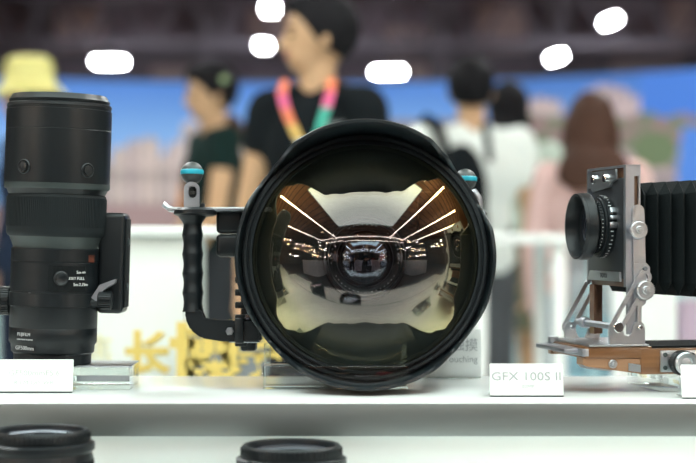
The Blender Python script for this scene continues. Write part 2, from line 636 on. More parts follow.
# --------- lens on the left, standing upright
LX, LY = (52 - 348) / F * 1.65, 1.652
bk, w, d = acrylic('acrylic_block', -.343, (128.5 - 348) / F * 1.62, 1.628, 1.700, .0225, 'clear acrylic block under the tall black telephoto lens')
obj('top_plate', box(nb(), -w, w, -d, d, .0226, .0240, .0004), M['steel'], bk)
b = nb()
box(b, w - .052, w, -d - .0006, -d + .001, .0085, .0145)
obj('polished_strip', b, M['steel'], bk)
lens = thing('telephoto_lens', 'tall black telephoto lens standing upright on a clear block at the left', 'camera lens', (LX, LY, SH + .0245), rot=(0, math.radians(1.6), 0))
S = .001


def z_of(py):   # local height from a photo row
    return (388 - 24.5 - 0.0 - py) * S


def prof(lst):
    return [(r * S, z_of(y)) for r, y in lst]


b = nb()
lathe(b, [(0, z_of(364))] + prof([(36, 364), (38.5, 362), (38.5, 353), (41, 351), (41.5, 344), (43.5, 341), (43.5, 327.5), (43.2, 327), (43.5, 326.5), (43.5, 291), (43.1, 290.5), (43.5, 290), (43.5, 262), (43, 261.5), (43.5, 261), (43.5, 249), (42.5, 248)]) + [(0, z_of(247))], 96)
obj('barrel', b, M['black'], lens)
b = nb()
lathe(b, [(0, z_of(248))] + prof([(42.2, 248), (42.2, 246), (46, 236.5), (47, 236)]) + [(0, z_of(236))], 96)
obj('tapered_ring', b, M['grey'], lens)
b = nb()
lathe(b, [(0, z_of(236.5))] + prof([(47, 236.5), (48.8, 234), (49.2, 231), (49, 197), (48, 195)]) + [(0, z_of(195))], 96)
n = 150
for k in range(n):
    a = 2 * PI * k / n
    box(b, .0488, .0496, -.0007, .0007, z_of(227), z_of(198), mtx=Matrix.Rotation(a, 4, 'Z'))
obj('focus_ring', b, M['rubber'], lens)
b = nb()
lathe(b, [(0, z_of(195.5))] + prof([(47, 195.5), (49, 192), (50.5, 188), (51.8, 186), (52.2, 182), (52.2, 131), (51.8, 130.5), (52.2, 130), (52.2, 111), (51.4, 110.5), (51.4, 108), (52, 107.5), (51.5, 105), (49.5, 104), (50, 101), (48.5, 99), (47.5, 97), (46.5, 95.5), (45.0, 95.5), (44.5, 99), (44, 108)]) + [(0, z_of(110))], 96)
obj('lens_hood', b, M['black2'], lens)
b = nb()
lathe(b, [(.0515, z_of(189.5)), (.0522, z_of(187.8)), (.0524, z_of(184)), (.0515, z_of(183.6))], 96)
obj('hood_band', b, M['grey'], lens)
b = nb()
lathe(b, [(.0445, z_of(97.5)), (.03, z_of(96.6)), (0, z_of(96.2))], 64)
obj('lens_cap', b, M['matte'], lens)
for ang, py in ((-118, 169), (-47, 171)):
    b = nb()
    a = math.radians(ang)
    T = Matrix.Rotation(a, 4, 'Z') @ Matrix.Translation((.0522, 0, z_of(py)))
    lathe(b, [(.0062, -.001), (.0075, .0004), (.0065, .0016), (.0055, .0008), (.0048, .0008), (.0045, .0024), (.002, .003), (0, .003)], 32, T @ AX['x'])
    obj('hood_screw', b, M['black2'], lens)
# switch panel
swp = nb()
for (x0, x1, pa, pb) in ((.005, .037, 265, 289),):
    pts = []
    for k in range(9):
        a = math.radians(-90 + 2 + k * 6.2)
        pts.append(a)
    for k in range(8):
        a0, a1 = pts[k], pts[k + 1]
        r0, r1 = .0433, .0444
        vs = [swp.verts.new((r * math.cos(a), r * math.sin(a), z)) for r in (r0, r1) for a in (a0, a1) for z in (z_of(pb), z_of(pa))]
        for q in ((4, 5, 7, 6), (1, 3, 7, 5), (0, 4, 6, 2), (0, 1, 5, 4), (2, 6, 7, 3)):
            swp.faces.new([vs[i] for i in q])
swpo = obj('switch_panel', swp, M['matte'], lens)
b = nb()
a = math.radians(-72)
T = Matrix.Rotation(a, 4, 'Z') @ Matrix.Translation((.0444, 0, z_of(277)))
lathe(b, [(.0072, -.0008), (.0072, .0014), (.006, .0022), (.0048, .0014), (0, .0014)], 32, T @ AX['x'])
obj('selector_dial', b, M['black2'], swpo)


def on_barrel(name, s, size, m, ang, py, parent=lens, R=.0446):
    a = math.radians(ang)
    return text_obj(name, s, size, m, parent, (R * math.cos(a), R * math.sin(a), z_of(py)), (PI / 2, 0, a + PI / 2), .0002)


for s, pz in (('5m-∞', 271), ('FULL', 277), ('5m-2.75m', 283)):
    on_barrel('lettering', s, .0042, M['mark'], -46, pz, swpo, .0452)
on_barrel('lettering', 'PRESET', .0035, M['mark'], -60, 277, swpo, .0452)
on_barrel('lettering', 'FUJIFILM', .0045, M['ink'], -120, 333, R=.0440)
on_barrel('lettering', 'LENS MADE IN JAPAN', .0020, M['ink'], -118, 338, R=.0440)
on_barrel('lettering', 'GF500mm', .0055, M['ink'], -120, 346.5, R=.0422)
b = nb()
a = math.radians(-113)
box(b, .0433, .0439, -.001, .001, z_of(296), z_of(292), mtx=Matrix.Rotation(a, 4, 'Z'))
obj('index_mark', b, M['mark'], lens)
b = nb()
for k in range(7):
    a = math.radians(-31 + k * 1.8)
    box(b, .0433, .0438, -.0007, .0007, z_of(261), z_of(254 + (k % 2) * 2), mtx=Matrix.Rotation(a, 4, 'Z'))
obj('scale_marks', b, M['orange'], lens)
# collar, lock knob and foot plate
b = nb()
lathe(b, [(.0434, z_of(306)), (.0446, z_of(305.5)), (.0446, z_of(292.5)), (.0434, z_of(292))], 96)
obj('tripod_collar', b, M['black2'], lens)
b = nb()
cyl(b, (-.050, .0, z_of(302)), .0135, .015, 'x', 40, .0015)
ribs(b, (-.050, 0, z_of(302)), .0135, .011, 30, .001, .0016, 'x')
cyl(b, (-.0600, .0, z_of(302)), .009, .006, 'x', 32, .001)
obj('lock_knob', b, M['black2'], lens)
ft = nb()
box(ft, .0425, .0690, -.002, .040, z_of(312), z_of(211), .005, 4)
foot = obj('tripod_foot', ft, M['black2'], lens)
b = nb()
box(b, .0691, .0701, .002, .036, z_of(306), z_of(217), .0004)
obj('dovetail_plate', b, M['matte'], foot)
for pz in (240, 285):
    obj('screw', cyl(nb(), (.0705, .018, z_of(pz)), .0035, .0016, 'x', 20, .0004), M['grey'], foot)
b = nb()
prism(b, [(.040, z_of(296)), (.048, z_of(283)), (.063, z_of(277)), (.0625, z_of(281)), (.052, z_of(288)), (.046, z_of(300))], -.020, .010, 'xz')
obj('foot_arm', b, M['steel2'], lens)
b = nb()
cyl(b, (.0535, -.016, z_of(298)), .0085, .014, 'x', 32, .001)
ribs(b, (.0535, -.016, z_of(298)), .0085, .012, 22, .0008, .0013, 'x')
cyl(b, (.045, -.016, z_of(301)), .0045, .012, 'x', 20, .0008)
obj('mount_knob', b, M['black2'], lens)


# --------- dome port housing
DX, DY = .0173, 1.70
CZ = ZC - .0195
hs = thing('underwater_housing', 'black underwater camera housing with a huge glass dome port and petal shade', 'camera housing', (DX, DY, CZ), rot=(-math.radians(2.5) * -1, 0, 0))
hs.rotation_euler = (-math.radians(2.5), 0, 0)
R = .122
TZ = AX['-y']      # lathe axis z -> -y (towards the viewer)
rg = .1135
dg = math.sqrt(R * R - rg * rg)
b = nb()
nseg = 28
th0 = math.asin(rg / R)
outer = [(R * math.sin(th0 * k / nseg), R * math.cos(th0 * k / nseg)) for k in range(nseg, -1, -1)]
lathe(b, [(r if r > 1e-6 else 0, z) for r, z in outer], 128, TZ, mi=0)
inner = [((R - .004) * math.sin(th0 * k / nseg), (R - .004) * math.cos(th0 * k / nseg)) for k in range(0, nseg + 1)]
lathe(b, [(r if r > 1e-6 else 0, z) for r, z in inner], 128, TZ, mi=1)
obj('glass_dome', b, [M['dome'], M['dome_in']], hs, ang=60, fix=False)


def lerp_keys(keys, a):
    for (a0, v0), (a1, v1) in zip(keys, keys[1:]):
        if a0 <= a <= a1:
            t = (a - a0) / (a1 - a0)
            t = t * t * (3 - 2 * t)
            return v0 + (v1 - v0) * t
    return keys[-1][1]


# petal length by angle from the horizontal, 0 = side, 90 = top/bottom
KT = [(0, 70), (22, 68), (36, 44), (41, 43), (46, 58), (59, 118), (72, 132), (90, 136)]
KB = [(0, 70), (22, 68), (36, 46), (41, 45), (47, 58), (62, 112), (74, 124), (90, 134)]


KR = [(0, 70), (12, 67), (20, 36), (25, 20.6), (43, 20.6), (52, 66), (62, 114), (74, 131), (90, 136)]


def tip(phi):
    # lathe local: x right, local y -> world z after the rotation
    s = math.sin(phi)
    a = abs(math.degrees(math.asin(max(-1, min(1, abs(s))))))
    up = (TZ @ Vector((0, s, 0))).z > 0
    return lerp_keys((KR if math.cos(phi) > 0 else KT) if up else KB, a) * S


def shade_fn(phi, i, z):
    if z > .5:
        return tip(phi) - (1 - z) * .0
    if z == .3:
        return tip(phi) - .0016
    return z


b = nb()
lathe(b, [(.1245, .020), (.1290, .020), (.1295, .3), (.1285, 1.0), (.1262, 1.0), (.1252, .3)], 256, TZ, closed=True, fn=shade_fn)
obj('petal_shade', b, mat('blue_black_shade', (.007, .012, .015), .34), hs, ang=50)
b = nb()   # lining with stepped grooves
lathe(b, [(.1240, .018), (.1248, .018), (.1248, .060)], 128, TZ)
pr = [(.1135, dg - .004), (.1138, dg + .0015), (.1160, dg + .0020), (.1164, dg - .0030), (.1186, dg - .0030), (.1192, dg + .0005), (.1216, dg + .001), (.1220, dg - .004), (.1238, dg - .004), (.1238, dg - .012), (.1205, dg - .014), (.1205, -.004), (.1135, -.004)]
b.clear()
lathe(b, pr, 192, TZ, closed=True)
obj('clamp_ring', b, M['felt'], hs, ang=25)
b = nb()
lathe(b, [(.1165, -.006), (.1265, -.006), (.1280, -.003), (.1280, .012), (.1268, .016), (.1165, .016)], 128, TZ, closed=True)
for k in range(5):
    lathe(b, [(.1275, -.002 + k * .0027), (.1283, -.0013 + k * .0027), (.1275, -.0006 + k * .0027)], 128, TZ)
obj('port_ring', b, M['black'], hs)
b = nb()
lathe(b, [(.1165, -.030), (.085, -.044), (.085, -.050), (.122, -.050), (.126, -.030), (.126, -.006), (.1165, -.006)], 96, TZ, closed=True)
obj('port_adapter', b, M['black'], hs)
b = nb()
lathe(b, [(.116, .000), (.100, -.004), (.070, -.012), (.044, -.014), (.044, -.02), (.116, -.02)], 96, TZ, closed=True)
obj('inner_baffle', b, mat('blue_black_baffle', (.022, .032, .036), .6), hs)
# the lens looking out through the dome
b = nb()
lathe(b, [(.042, -.03), (.042, .018), (.0405, .022), (.038, .0225), (.037, .017), (.030, .012), (.029, .010), (.0285, -.01), (.0285, -.03)], 96, TZ, closed=True)
inl = obj('inner_lens_barrel', b, M['black2'], hs)
b = nb()
lathe(b, [(.0288, .009), (.024, .0135), (.015, .017), (.007, .0182), (0, .0186)], 64, TZ)
obj('front_element', b, M['glassd'], inl, ang=70)
b = nb()
lathe(b, [(.0288, .0), (.016, -.002), (.015, -.006), (.008, -.007), (0, -.0065)], 64, TZ)
obj('iris', b, M['matte'], inl)
b = nb()
for k in range(46):
    a = 2 * PI * k / 46
    if k % 9 in (7, 8):
        continue
    box(b, .0342, .0362, -.0005, .0005, .0146, .0156, mtx=TZ @ Matrix.Rotation(a, 4, 'Z'))
obj('lettering', b, M['ink'], inl)
# housing body behind
b = nb()
box(b, -.108, .110, .048, .170, -.060, .078, .014, 4)
box(b, -.040, .040, .052, .160, .074, .100, .01, 3)
body = obj('housing_body', b, M['black2'], hs)
for (x, z) in ((-.06, .084), (.062, .083)):
    b = nb()
    cyl(b, (x, .10, z), .013, .016, 'z', 32, .0015)
    ribs(b, (x, .10, z), .013, .012, 24, .0008, .0014)
    obj('control_knob', b, M['black'], body)
# hinge / latch stack seen left of the port
for (z0, z1, x0, x1, w) in ((.0265, .0505, -.153, -.126, 1), (.0025, .0255, -.153, -.126, 1)):
    b = box(nb(), x0, x1, -.005, .020, z0, z1, .004, 3)
    obj('latch_block', b, M['black2'], hs)
b = nb()
box(b, -.124, -.112, -.004, .03, -.03, .052, .003)
for k in range(6):
    box(b, -.1335, -.121, -.002, .012, -.090 + k * .013, -.083 + k * .013, .0015)
box(b, -.128, -.112, .002, .03, -.095, -.002, .003)
obj('hinge', b, M['black'], hs)
for z in (.036, .012, -.02, -.06):
    obj('screw', cyl(nb(), (-.1205, -.006, z), .003, .004, 'y', 16, .0006), M['chrome'], hs)


def loc_h(px, py, Y):
    p = P(px, py, Y)
    m = Matrix.Translation((DX, DY, CZ)) @ Euler((-math.radians(2.5), 0, 0)).to_matrix().to_4x4()
    return m.inverted() @ p


HY = 1.69
# tray bar along the top
b = nb()
p0 = loc_h(168, 210, HY)
p1 = loc_h(252, 210, HY)
box(b, p0.x, p1.x + .02, p0.y - .008, p0.y + .012, p0.z - .0015, p0.z + .0025, .0008)
q = loc_h(163, 204, HY)
tube(b, [(p0.x + .006, p0.y + .002, p0.z), (p0.x - .001, p0.y + .002, p0.z + .003), (q.x, q.y + .002, q.z)], .0028, 10)
tray = obj('tray_bar', b, M['steel'], hs)
# grip
g0 = loc_h(192.5, 216, HY)
g1 = loc_h(193, 312, HY)
b = nb()
lathe(b, [(0, g0.z + .0), (.019, g0.z + .0), (.0222, g0.z + .0015), (.0222, g0.z + .0055), (.0195, g0.z + .008), (0, g0.z + .008)], 48, Matrix.Translation((g0.x + .003, g0.y, 0)))
grip = nb()
pts, rr = [], []
for k in range(61):
    t = k / 60
    z = g0.z + (g1.z - g0.z) * t
    w = .0108 - .0014 * (0.5 - 0.5 * math.cos(2 * PI * t * 5.0)) ** .6 + (.004 * (1 - t * 12) if t < 1 / 12 else 0)
    pts.append((g0.x + .001 * t, g0.y, z))
    rr.append(w)
tube(grip, pts, rr, 32, (1, 1.35))
go = obj('hand_grip', grip, M['black'], hs, ang=50)
obj('grip_flange', b, M['black2'], go)
# lower bracket: sweeps from the grip foot to the housing
b = nb()
c = [loc_h(x, y, HY) for x, y in ((187, 306), (186.5, 318), (192, 330), (203, 338), (222, 341), (262, 342), (262, 322), (246, 321), (216, 322), (204, 320), (200.5, 312), (200, 306))]
prism(b, [(p.x, p.z) for p in c], g0.y - .012, g0.y + .014, 'xz')
bmesh.ops.bevel(b, geom=b.edges[:], offset=.0022, segments=2, affect='EDGES')
obj('lower_bracket', b, M['black2'], hs)
b = nb()
c = loc_h(234, 331, HY)
cyl(b, (c.x - .003, g0.y - .013, c.z), .0042, .006, 'y', 6, .0005)
box(b, c.x - .006, c.x, g0.y - .0155, g0.y - .012, c.z - .003, c.z + .003, .0006)
box(b, c.x - .004, c.x + .026, g0.y - .006, g0.y + .008, c.z - .0118, c.z - .0105, .0003)
obj('bracket_bolt', b, M['steel'], hs)
b = nb()
c0, c1 = loc_h(236, 318, HY), loc_h(245, 343, HY)
box(b, c0.x, c1.x, g0.y - .015, g0.y + .015, c1.z, c0.z, .002)
obj('bracket_clamp', b, M['black'], hs)


def ball_mount(bx, by, Yb, bracket=True, mir=1):
    c = loc_h(bx, by, Yb)
    b = nb()
    r = .0115
    prof_ = [(0, r)] + [(r * math.sin(PI * k / 24), r * math.cos(PI * k / 24)) for k in range(1, 22)] + [(.0042, -r), (.0042, -.019), (.0062, -.0195), (.0062, -.022), (0, -.022)]
    lathe(b, prof_, 48, Matrix.Translation(c))
    ba = obj('ball_mount', b, M['rubg'], hs, ang=50)
    b = nb()
    lathe(b, [(.0108, -.0028), (.0118, -.002), (.0121, 0), (.0118, .002), (.0108, .0028)], 64, Matrix.Translation(c + Vector((0, 0, .0008))))
    obj('teal_ring', b, M['teal'], ba)
    return c


c = ball_mount(192, 173, HY)
b = nb()
e0 = loc_h(192.5, 190, HY)
o = stadium((e0.x, e0.z - .016), (e0.x, e0.z), .0078, 12)
i = stadium((e0.x + .001, e0.z - .0046), (e0.x + .001, e0.z - .001), .0042, 12)
# eyelet plate with hole: sweep outer/inner rings
A = [b.verts.new((u, g0.y - .012, v)) for u, v in o]
B = [b.verts.new((u, g0.y - .006, v)) for u, v in o]
C1 = [b.verts.new((u, g0.y - .012, v)) for u, v in i]
D1 = [b.verts.new((u, g0.y - .006, v)) for u, v in i]
n = len(o)
for k in range(n):
    j = (k + 1) % n
    b.faces.new((A[k], A[j], B[j], B[k]))
    b.faces.new((C1[k], C1[j], D1[j], D1[k]))
    b.faces.new((A[k], A[j], C1[j], C1[k]))
    b.faces.new((B[k], B[j], D1[j], D1[k]))
obj('eyelet_bracket', b, M['steel2'], hs)
obj('eyelet_bush', cyl(nb(), (e0.x + .001, g0.y - .004, e0.z - .002), .0062, .003, 'y', 24, .0005), M['black'], hs)
b = box(nb(), e0.x + .008, e0.x + .0125, g0.y - .004, g0.y + .006, e0.z - .021, e0.z - .0135, .001)
obj('bracket_clip', b, M['black'], hs)
# right ball and its little lever
c = ball_mount(465.5, 180, 1.705)
b = nb()
c2 = loc_h(475, 200, 1.70)
tube(b, [loc_h(468, 193, 1.70), loc_h(474, 192, 1.70), loc_h(478, 198, 1.70), loc_h(479, 207, 1.70), loc_h(477, 214, 1.70)], .0042, 14)
obj('eyelet_bracket', b, M['steel2'], hs)
b = nb()
tube(b, [loc_h(474, 212, 1.69), loc_h(481, 212, 1.69), loc_h(485, 216, 1.69)], .0042, 12)
tube(b, [loc_h(462, 226, 1.71), loc_h(478, 216, 1.70)], .006, 12)
obj('release_lever', b, M['black'], hs)
b = nb()
k0 = loc_h(466, 192, 1.71)
box(b, k0.x - .05, k0.x + .006, k0.y - .008, k0.y + .012, k0.z - .045, k0.z - .0, .003)
obj('tray_block', b, M['black'], hs)


# acrylic support behind the dome
def up(b):
    box(b, -.0725, -.066, .010, .018, .0235, .0435, .0008)
    box(b, .066, .0725, .010, .018, .0235, .0435, .0008)


bk, w, d = acrylic('acrylic_block', (263 - 348) / F * 1.64, (408 - 348) / F * 1.64, 1.632, 1.69, .0235, 'clear acrylic stand under the round dome port', up)

# --------- signs
def sign(name, px0, px1, pyb, h, label, lines, lean=15, dx=0, depthpx=None):
    Y = .148 * F / (pyb - HZ)
    x0, x1 = (px0 - 348) / F * Y, (px1 - 348) / F * Y
    w = (x1 - x0) / 2
    o = thing(name, label, 'sign', ((x0 + x1) / 2, Y, SH + .0003), 0, 'white label cards on the shelf')
    a = math.radians(lean)
    T = Matrix.Rotation(-a, 4, 'X')
    b = box(nb(), -w, w, 0, .0022, 0, h, .0005, mtx=T)
    cd = obj('card', b, M['card'], o)
    b = nb()
    box(b, -w, w, .0005, .030, 0, .0018, .0004)
    prism(b, [(.002, .0018), (.028, .0018), (.0035 + h * .7 * math.sin(a), h * .7)], -w + .001, -w + .003, 'yz')
    prism(b, [(.002, .0018), (.028, .0018), (.0035 + h * .7 * math.sin(a), h * .7)], w - .003, w - .001, 'yz')
    obj('stand', b, M['acry'], o)
    b = box(nb(), -w, w, -.0012, .0006, 0, .0012, .0003)
    obj('foot_edge', b, M['grey'], o)
    for (s, size, zz, m, xs) in lines:
        p = T @ Vector((dx, -.0004, h * zz))
        text_obj('lettering', s, size, m, o, p, (PI / 2 - a, 0, 0), .0002, xs=xs)
    return o


pale = mat('pale_print', (.40, .43, .43), .5)
left_print = mat('light_print', (.55, .58, .57), .5)
paler = mat('faint_print', (.60, .63, .62), .5)
sign('label_card', 490, 563.5, 397, .0315, 'small white label card on the shelf between the dome port and the view camera', [('GFX 100S II', .0115, .60, pale, 1.18), ('102MP', .0055, .30, paler, 1.0)], 12)
sign('label_card', -30, 72.5, 393, .0325, 'white label card before the tall telephoto lens, printed in faint grey', [('GF500mmF5.6', .0080, .58, left_print, 1.05), ('R LM OIS WR', .0060, .30, left_print, 1.1)], 12, .012)
sign('label_card', 682, 745, 399, .0320, 'white label card at the foot of the wooden view camera', [('4x5 CAMERA', .0075, .60, pale, 1)], 12, .012)
# no-touching notice behind the dome
nt_ = thing('notice_card', 'upright white notice card in grey print, half hidden behind the dome', 'sign', ((452 - 348) / F * 1.76, 1.765, SH + .0003))
nw = .0315
obj('card', box(nb(), -nw, nw, 0, .0018, .001, .0525, .0004, mtx=Matrix.Rotation(-.08, 4, 'X')), mat('off_white_card', (.90, .93, .92), .5), nt_)
obj('stand', box(nb(), -nw, nw, -.004, .014, 0, .0016, .0004), M['acry'], nt_)
text_obj('lettering', '请勿触摸', .0145, M['ink'], nt_, (-.0005, .0010, .0345), (PI / 2 - .08, 0, 0), .0002)
text_obj('lettering', 'No Touching', .0098, M['ink'], nt_, (.0015, .0005, .0200), (PI / 2 - .08, 0, 0), .0002)

# ------------------------------------------------------------------ folding view camera on the right
VX, VY = .259, 1.65
CA, SA = .980, .199
vc = thing('view_camera', 'wooden folding view camera with silver standards and black bellows', 'camera', (VX, VY, SH), math.atan2(-SA, -CA))


def V(px, py, v):
    k = (px - 348) / F
    u = (k * (VY - CA * v) - VX - SA * v) / (-CA + SA * k)
    Y = VY - SA * u - CA * v
    return u, .148 - (py - HZ) * Y / F


def poly(b, pts, v0, v1, vref):
    prism(b, [V(x, y, vref) for x, y in pts], v0, v1, 'xz')
    return b


NV = .055
# front standard: metal side plates + lens board
us, wt = V(627, 165, NV)
ue, _ = V(640.5, 165, NV)
wb = V(634, 283, NV)[1]
wbb = V(634, 334, NV)[1]
b = nb()
s0 = V(636.5, 176, NV)
s1 = V(636.5, 207, NV)
# near side plate with a slot: built from four bars
def plate(b, v0, v1, w0):
    sa, sb = s0[0] + .0022, s0[0] - .0022
    box(b, sa, us, v0, v1, w0, wt)
    box(b, ue, sb, v0, v1, w0, wt)
    box(b, sb, sa, v0, v1, s0[1], wt)
    box(b, sb, sa, v0, v1, w0, s1[1])
plate(b, NV - .003, NV, wbb)
plate(b, -NV, -NV + .003, wb)
# front face of the frame, seen from the lens side
box(b, us - .001, us + .0012, NV - .006, NV, wb - .004, wt)
box(b, us - .001, us + .0012, -NV, -NV + .003, wb - .004, wt)
box(b, ue, us, -NV, NV, wt - .0015, wt + .0005)
std = obj('front_standard', b, M['steel2'], vc, False)
b = nb()
box(b, ue + .002, us - .003, -NV + .003, NV - .003, wt - .016, wt - .0015)
box(b, ue + .002, us - .003, -NV + .003, NV - .003, wb - .004, wb + .008)
box(b, ue + .002, us - .003, NV - .010, NV - .0032, wb, wt - .01)
box(b, ue + .002, us - .003, -NV + .003, -NV + .01, V(594, 333, -NV)[1], wt - .01)
box(b, us - .003, us - .0005, -NV + .003, -NV + .016, V(594, 333, -NV)[1], wb - .004)
obj('wooden_frame', b, M['wood2'], std, False)
b = box(nb(), us - .002, us + .0015, -NV + .004, NV - .007, wb + .004, wt - .012, .0004)
lb = obj('lens_board', b, mat('slate_lens_board', (.015, .018, .022), .42), vc)
# clamps on the board
b = nb()
prism(b, [(-NV + .006, wt - .020), (-NV + .010, wt - .0035), (NV - .022, wt - .0030), (NV - .020, wt - .013), (NV - .034, wt - .016), (NV - .038, wt - .020), (-NV + .022, wt - .024), (-NV + .016, wt - .0195)], us + .0015, us + .0035, 'yz')
cl = obj('top_clamp', b, M['steel'], vc, False)
for v in (-.026, .008):
    obj('screw', cyl(nb(), (us + .0045, v, wt - .0115), .0045, .004, 'x', 24, .0008), M['chrome'], cl)
b = nb()
prism(b, [(-NV + .008, wb + .001), (-NV + .014, wb + .0105), (NV - .012, wb + .0105), (NV - .010, wb + .001)], us + .0015, us + .0035, 'yz')
bc = obj('name_plate', b, M['steel'], vc, False)
text_obj('lettering', 'TOYO', .0068, M['inkd'], bc, (us + .0037, 0, wb + .0060), (PI / 2, 0, PI / 2), .0002)
# lens: shutter barrel and big hood
LW = V(575, 227, 0)[1] + .0005
hu = V(575.5, 227, 0)[0]
T = Matrix.Translation((0, 0, LW)) @ AX['x']
b = nb()
lathe(b, [(0, us), (.029, us), (.031, us + .003), (.031, us + .009), (.029, us + .0095), (.029, us + .0115), (.0265, us + .012), (.0265, us + .016), (.024, us + .0165), (.022, hu - .012), (0, hu - .012)], 64, T)
for k in range(48):
    a = 2 * PI * k / 48
    box(b, .0263, .0272, -.0006, .0006, us + .0125, us + .0158, mtx=T @ Matrix.Rotation(a, 4, 'Z'))
sh = obj('shutter', b, M['black'], vc)
b = nb()
for k in range(26):
    a = math.radians(-20 + k * 8.4)
    box(b, .0308, .0313, -.0004, .0004, us + .0045, us + .0062 + .0012 * (k % 3 == 0), mtx=T @ Matrix.Rotation(a, 4, 'Z'))
for k in range(9):
    a = math.radians(40 + k * 8)
    box(b, .0270, .0275, -.0004, .0004, us + .0138, us + .0146, mtx=T @ Matrix.Rotation(a, 4, 'Z'))
obj('scale_marks', b, M['mark'], sh)
b = nb()
for (ang, w_, h_) in ((92, .003, .008), (106, .002, .007), (120, .003, .006)):
    box(b, .029, .0330, -w_, w_, us + .001, us + .001 + h_, .0006, mtx=T @ Matrix.Rotation(math.radians(ang), 4, 'Z'))
obj('aperture_lever', b, M['steel'], sh)
b = nb()
hl = .0145
lathe(b, [(.0215, hu - hl - .002), (.0300, hu - hl), (.0322, hu - hl + .0015), (.0328, hu - .001), (.0326, hu), (.0312, hu), (.0305, hu - .001), (.0285, hu - hl + .002), (.0200, hu - hl)], 96, T, closed=True)
hd = obj('lens_hood', b, M['black2'], vc)
b = nb()
lathe(b, [(.0330, hu - hl + .002), (.0334, hu - hl + .0025), (.0335, hu - .004), (.0329, hu - .003)], 96, T)
obj('hood_rim', b, M['black2'], hd)
b = nb()
lathe(b, [(.0205, hu - hl + .0005), (.016, hu - hl + .0025), (.008, hu - hl + .004), (0, hu - hl + .0045)], 48, T)
obj('front_element', b, M['glassd'], hd, ang=70)
b = nb()
lathe(b, [(.0215, hu - hl - .001), (.012, hu - hl - .006), (0, hu - hl - .006)], 48, T)
obj('iris', b, M['matte'], hd)

# slider plate and knobs on the near side
b = nb()
k1 = V(636.5, 232, NV)
k0 = V(637.5, 211, NV)
prism(b, stadium((k0[0], k0[1]), (k0[0] - .002, V(637, 300, NV)[1]), .0062), NV, NV + .0025, 'xz')
obj('slider_plate', b, M['steel'], vc, False)


def knob(px, py, r, v, h=.006, par=vc, name='clamp_knob', ringed=True):
    u, w = V(px, py, v)
    b = nb()
    cyl(b, (u, v + h / 2, w), r, h, 'y', 40, .0009)
    for k in range(28):
        a = 2 * PI * k / 28
        box(b, r - .0004, r + .0005, -.0005, .0005, -h * .4, h * .4, mtx=Matrix.Translation((u, v + h / 2, w)) @ AX['y'] @ Matrix.Rotation(a, 4, 'Z'))
    if ringed:
        cyl(b, (u, v + h + .0010, w), r * .45, .002, 'y', 24, .0005)
        cyl(b, (u, v + h + .0025, w), r * .24, .002, 'y', 6, .0003)
    return obj(name, b, M['steel'], par)


knob(637, 230, .0086, NV + .0025)
# near diagonal arm (slotted) and its pivots
b = nb()
a0 = V(614.5, 327, NV)
a1 = V(643, 277, NV)
frame_bar(b, a0, a1, .0070, .0030, NV + .0030, NV + .0052)
obj('diagonal_arm', b, M['steel'], vc, False)
b = nb()
poly(b, [(636, 331), (637, 290), (638.5, 268), (641, 263.5), (645.5, 263), (649, 267), (649, 276), (645, 292), (640.5, 304), (640.5, 331)], NV + .0005, NV + .0028, NV)
obj('arm_bracket', b, M['steel'], vc, False)
knob(644, 290, .0090, NV + .0052, .0055)
obj('pivot_screw', cyl(nb(), (V(643.5, 268.5, NV)[0], NV + .004, V(643.5, 268.5, NV)[1]), .0022, .004, 'y', 20, .0004), M['inkd'], vc)
# far diagonal arm
b = nb()
a0 = V(569.5, 327, -NV)
a1 = V(592, 285, -NV)
frame_bar(b, a0, a1, .0068, .0028, -NV - .005, -NV - .003)
obj('diagonal_arm', b, M['steel'], vc, False)
# foot brackets with rounded ears, near and far
for (vv, pts, ears) in ((NV, [(608.5, 344), (608.5, 327), (611, 322.5), (616, 321), (621, 324), (622, 330), (623.5, 335), (628, 336), (631, 333), (632, 326), (634, 322.5), (638, 321), (642.5, 323.5), (644, 328), (644, 344)], ((616.5, 327, .0052), (638, 327, .0020))),
                        (-NV, [(564.5, 344), (564.5, 327), (566.5, 323), (570, 321.5), (573.5, 323), (575.5, 327), (576.5, 333), (579.5, 338), (584.5, 338), (587.5, 333), (589, 327), (591.5, 323), (595, 322), (598.5, 324), (600, 328), (600, 344)], ((570, 327, .0022), (594, 327, .0022)))):
    b = nb()
    poly(b, pts, vv - .0015 if vv > 0 else vv - .003, vv + .0025 if vv > 0 else vv, vv)
    fb = obj('foot_bracket', b, M['steel'], vc, False)
    for (x, y, r) in ears:
        u, w = V(x, y, vv)
        obj('screw', cyl(nb(), (u, vv + .0045, w), r, .005, 'y', 24, .0006), M['chrome'], fb)
# cross shaft between the standards
u0, w0 = V(616.5, 327, NV)
b = nb()
tube(b, [(u0, NV + .002, w0), (u0, -NV - .002, w0)], .0032, 14)
cyl(b, (u0, -NV + .02, w0), .0056, .012, 'y', 24, .0008)
obj('cross_shaft', b, M['steel2'], vc)
# sled plate under the standard
ua, wa = V(588, 344.5, NV)
uc, wc_ = V(648, 344.5, NV)
b = nb()
box(b, uc, ua, -NV - .004, NV + .003, wa - .0020, wa - .0002, .0004)
obj('sled_plate', b, M['steel'], vc)
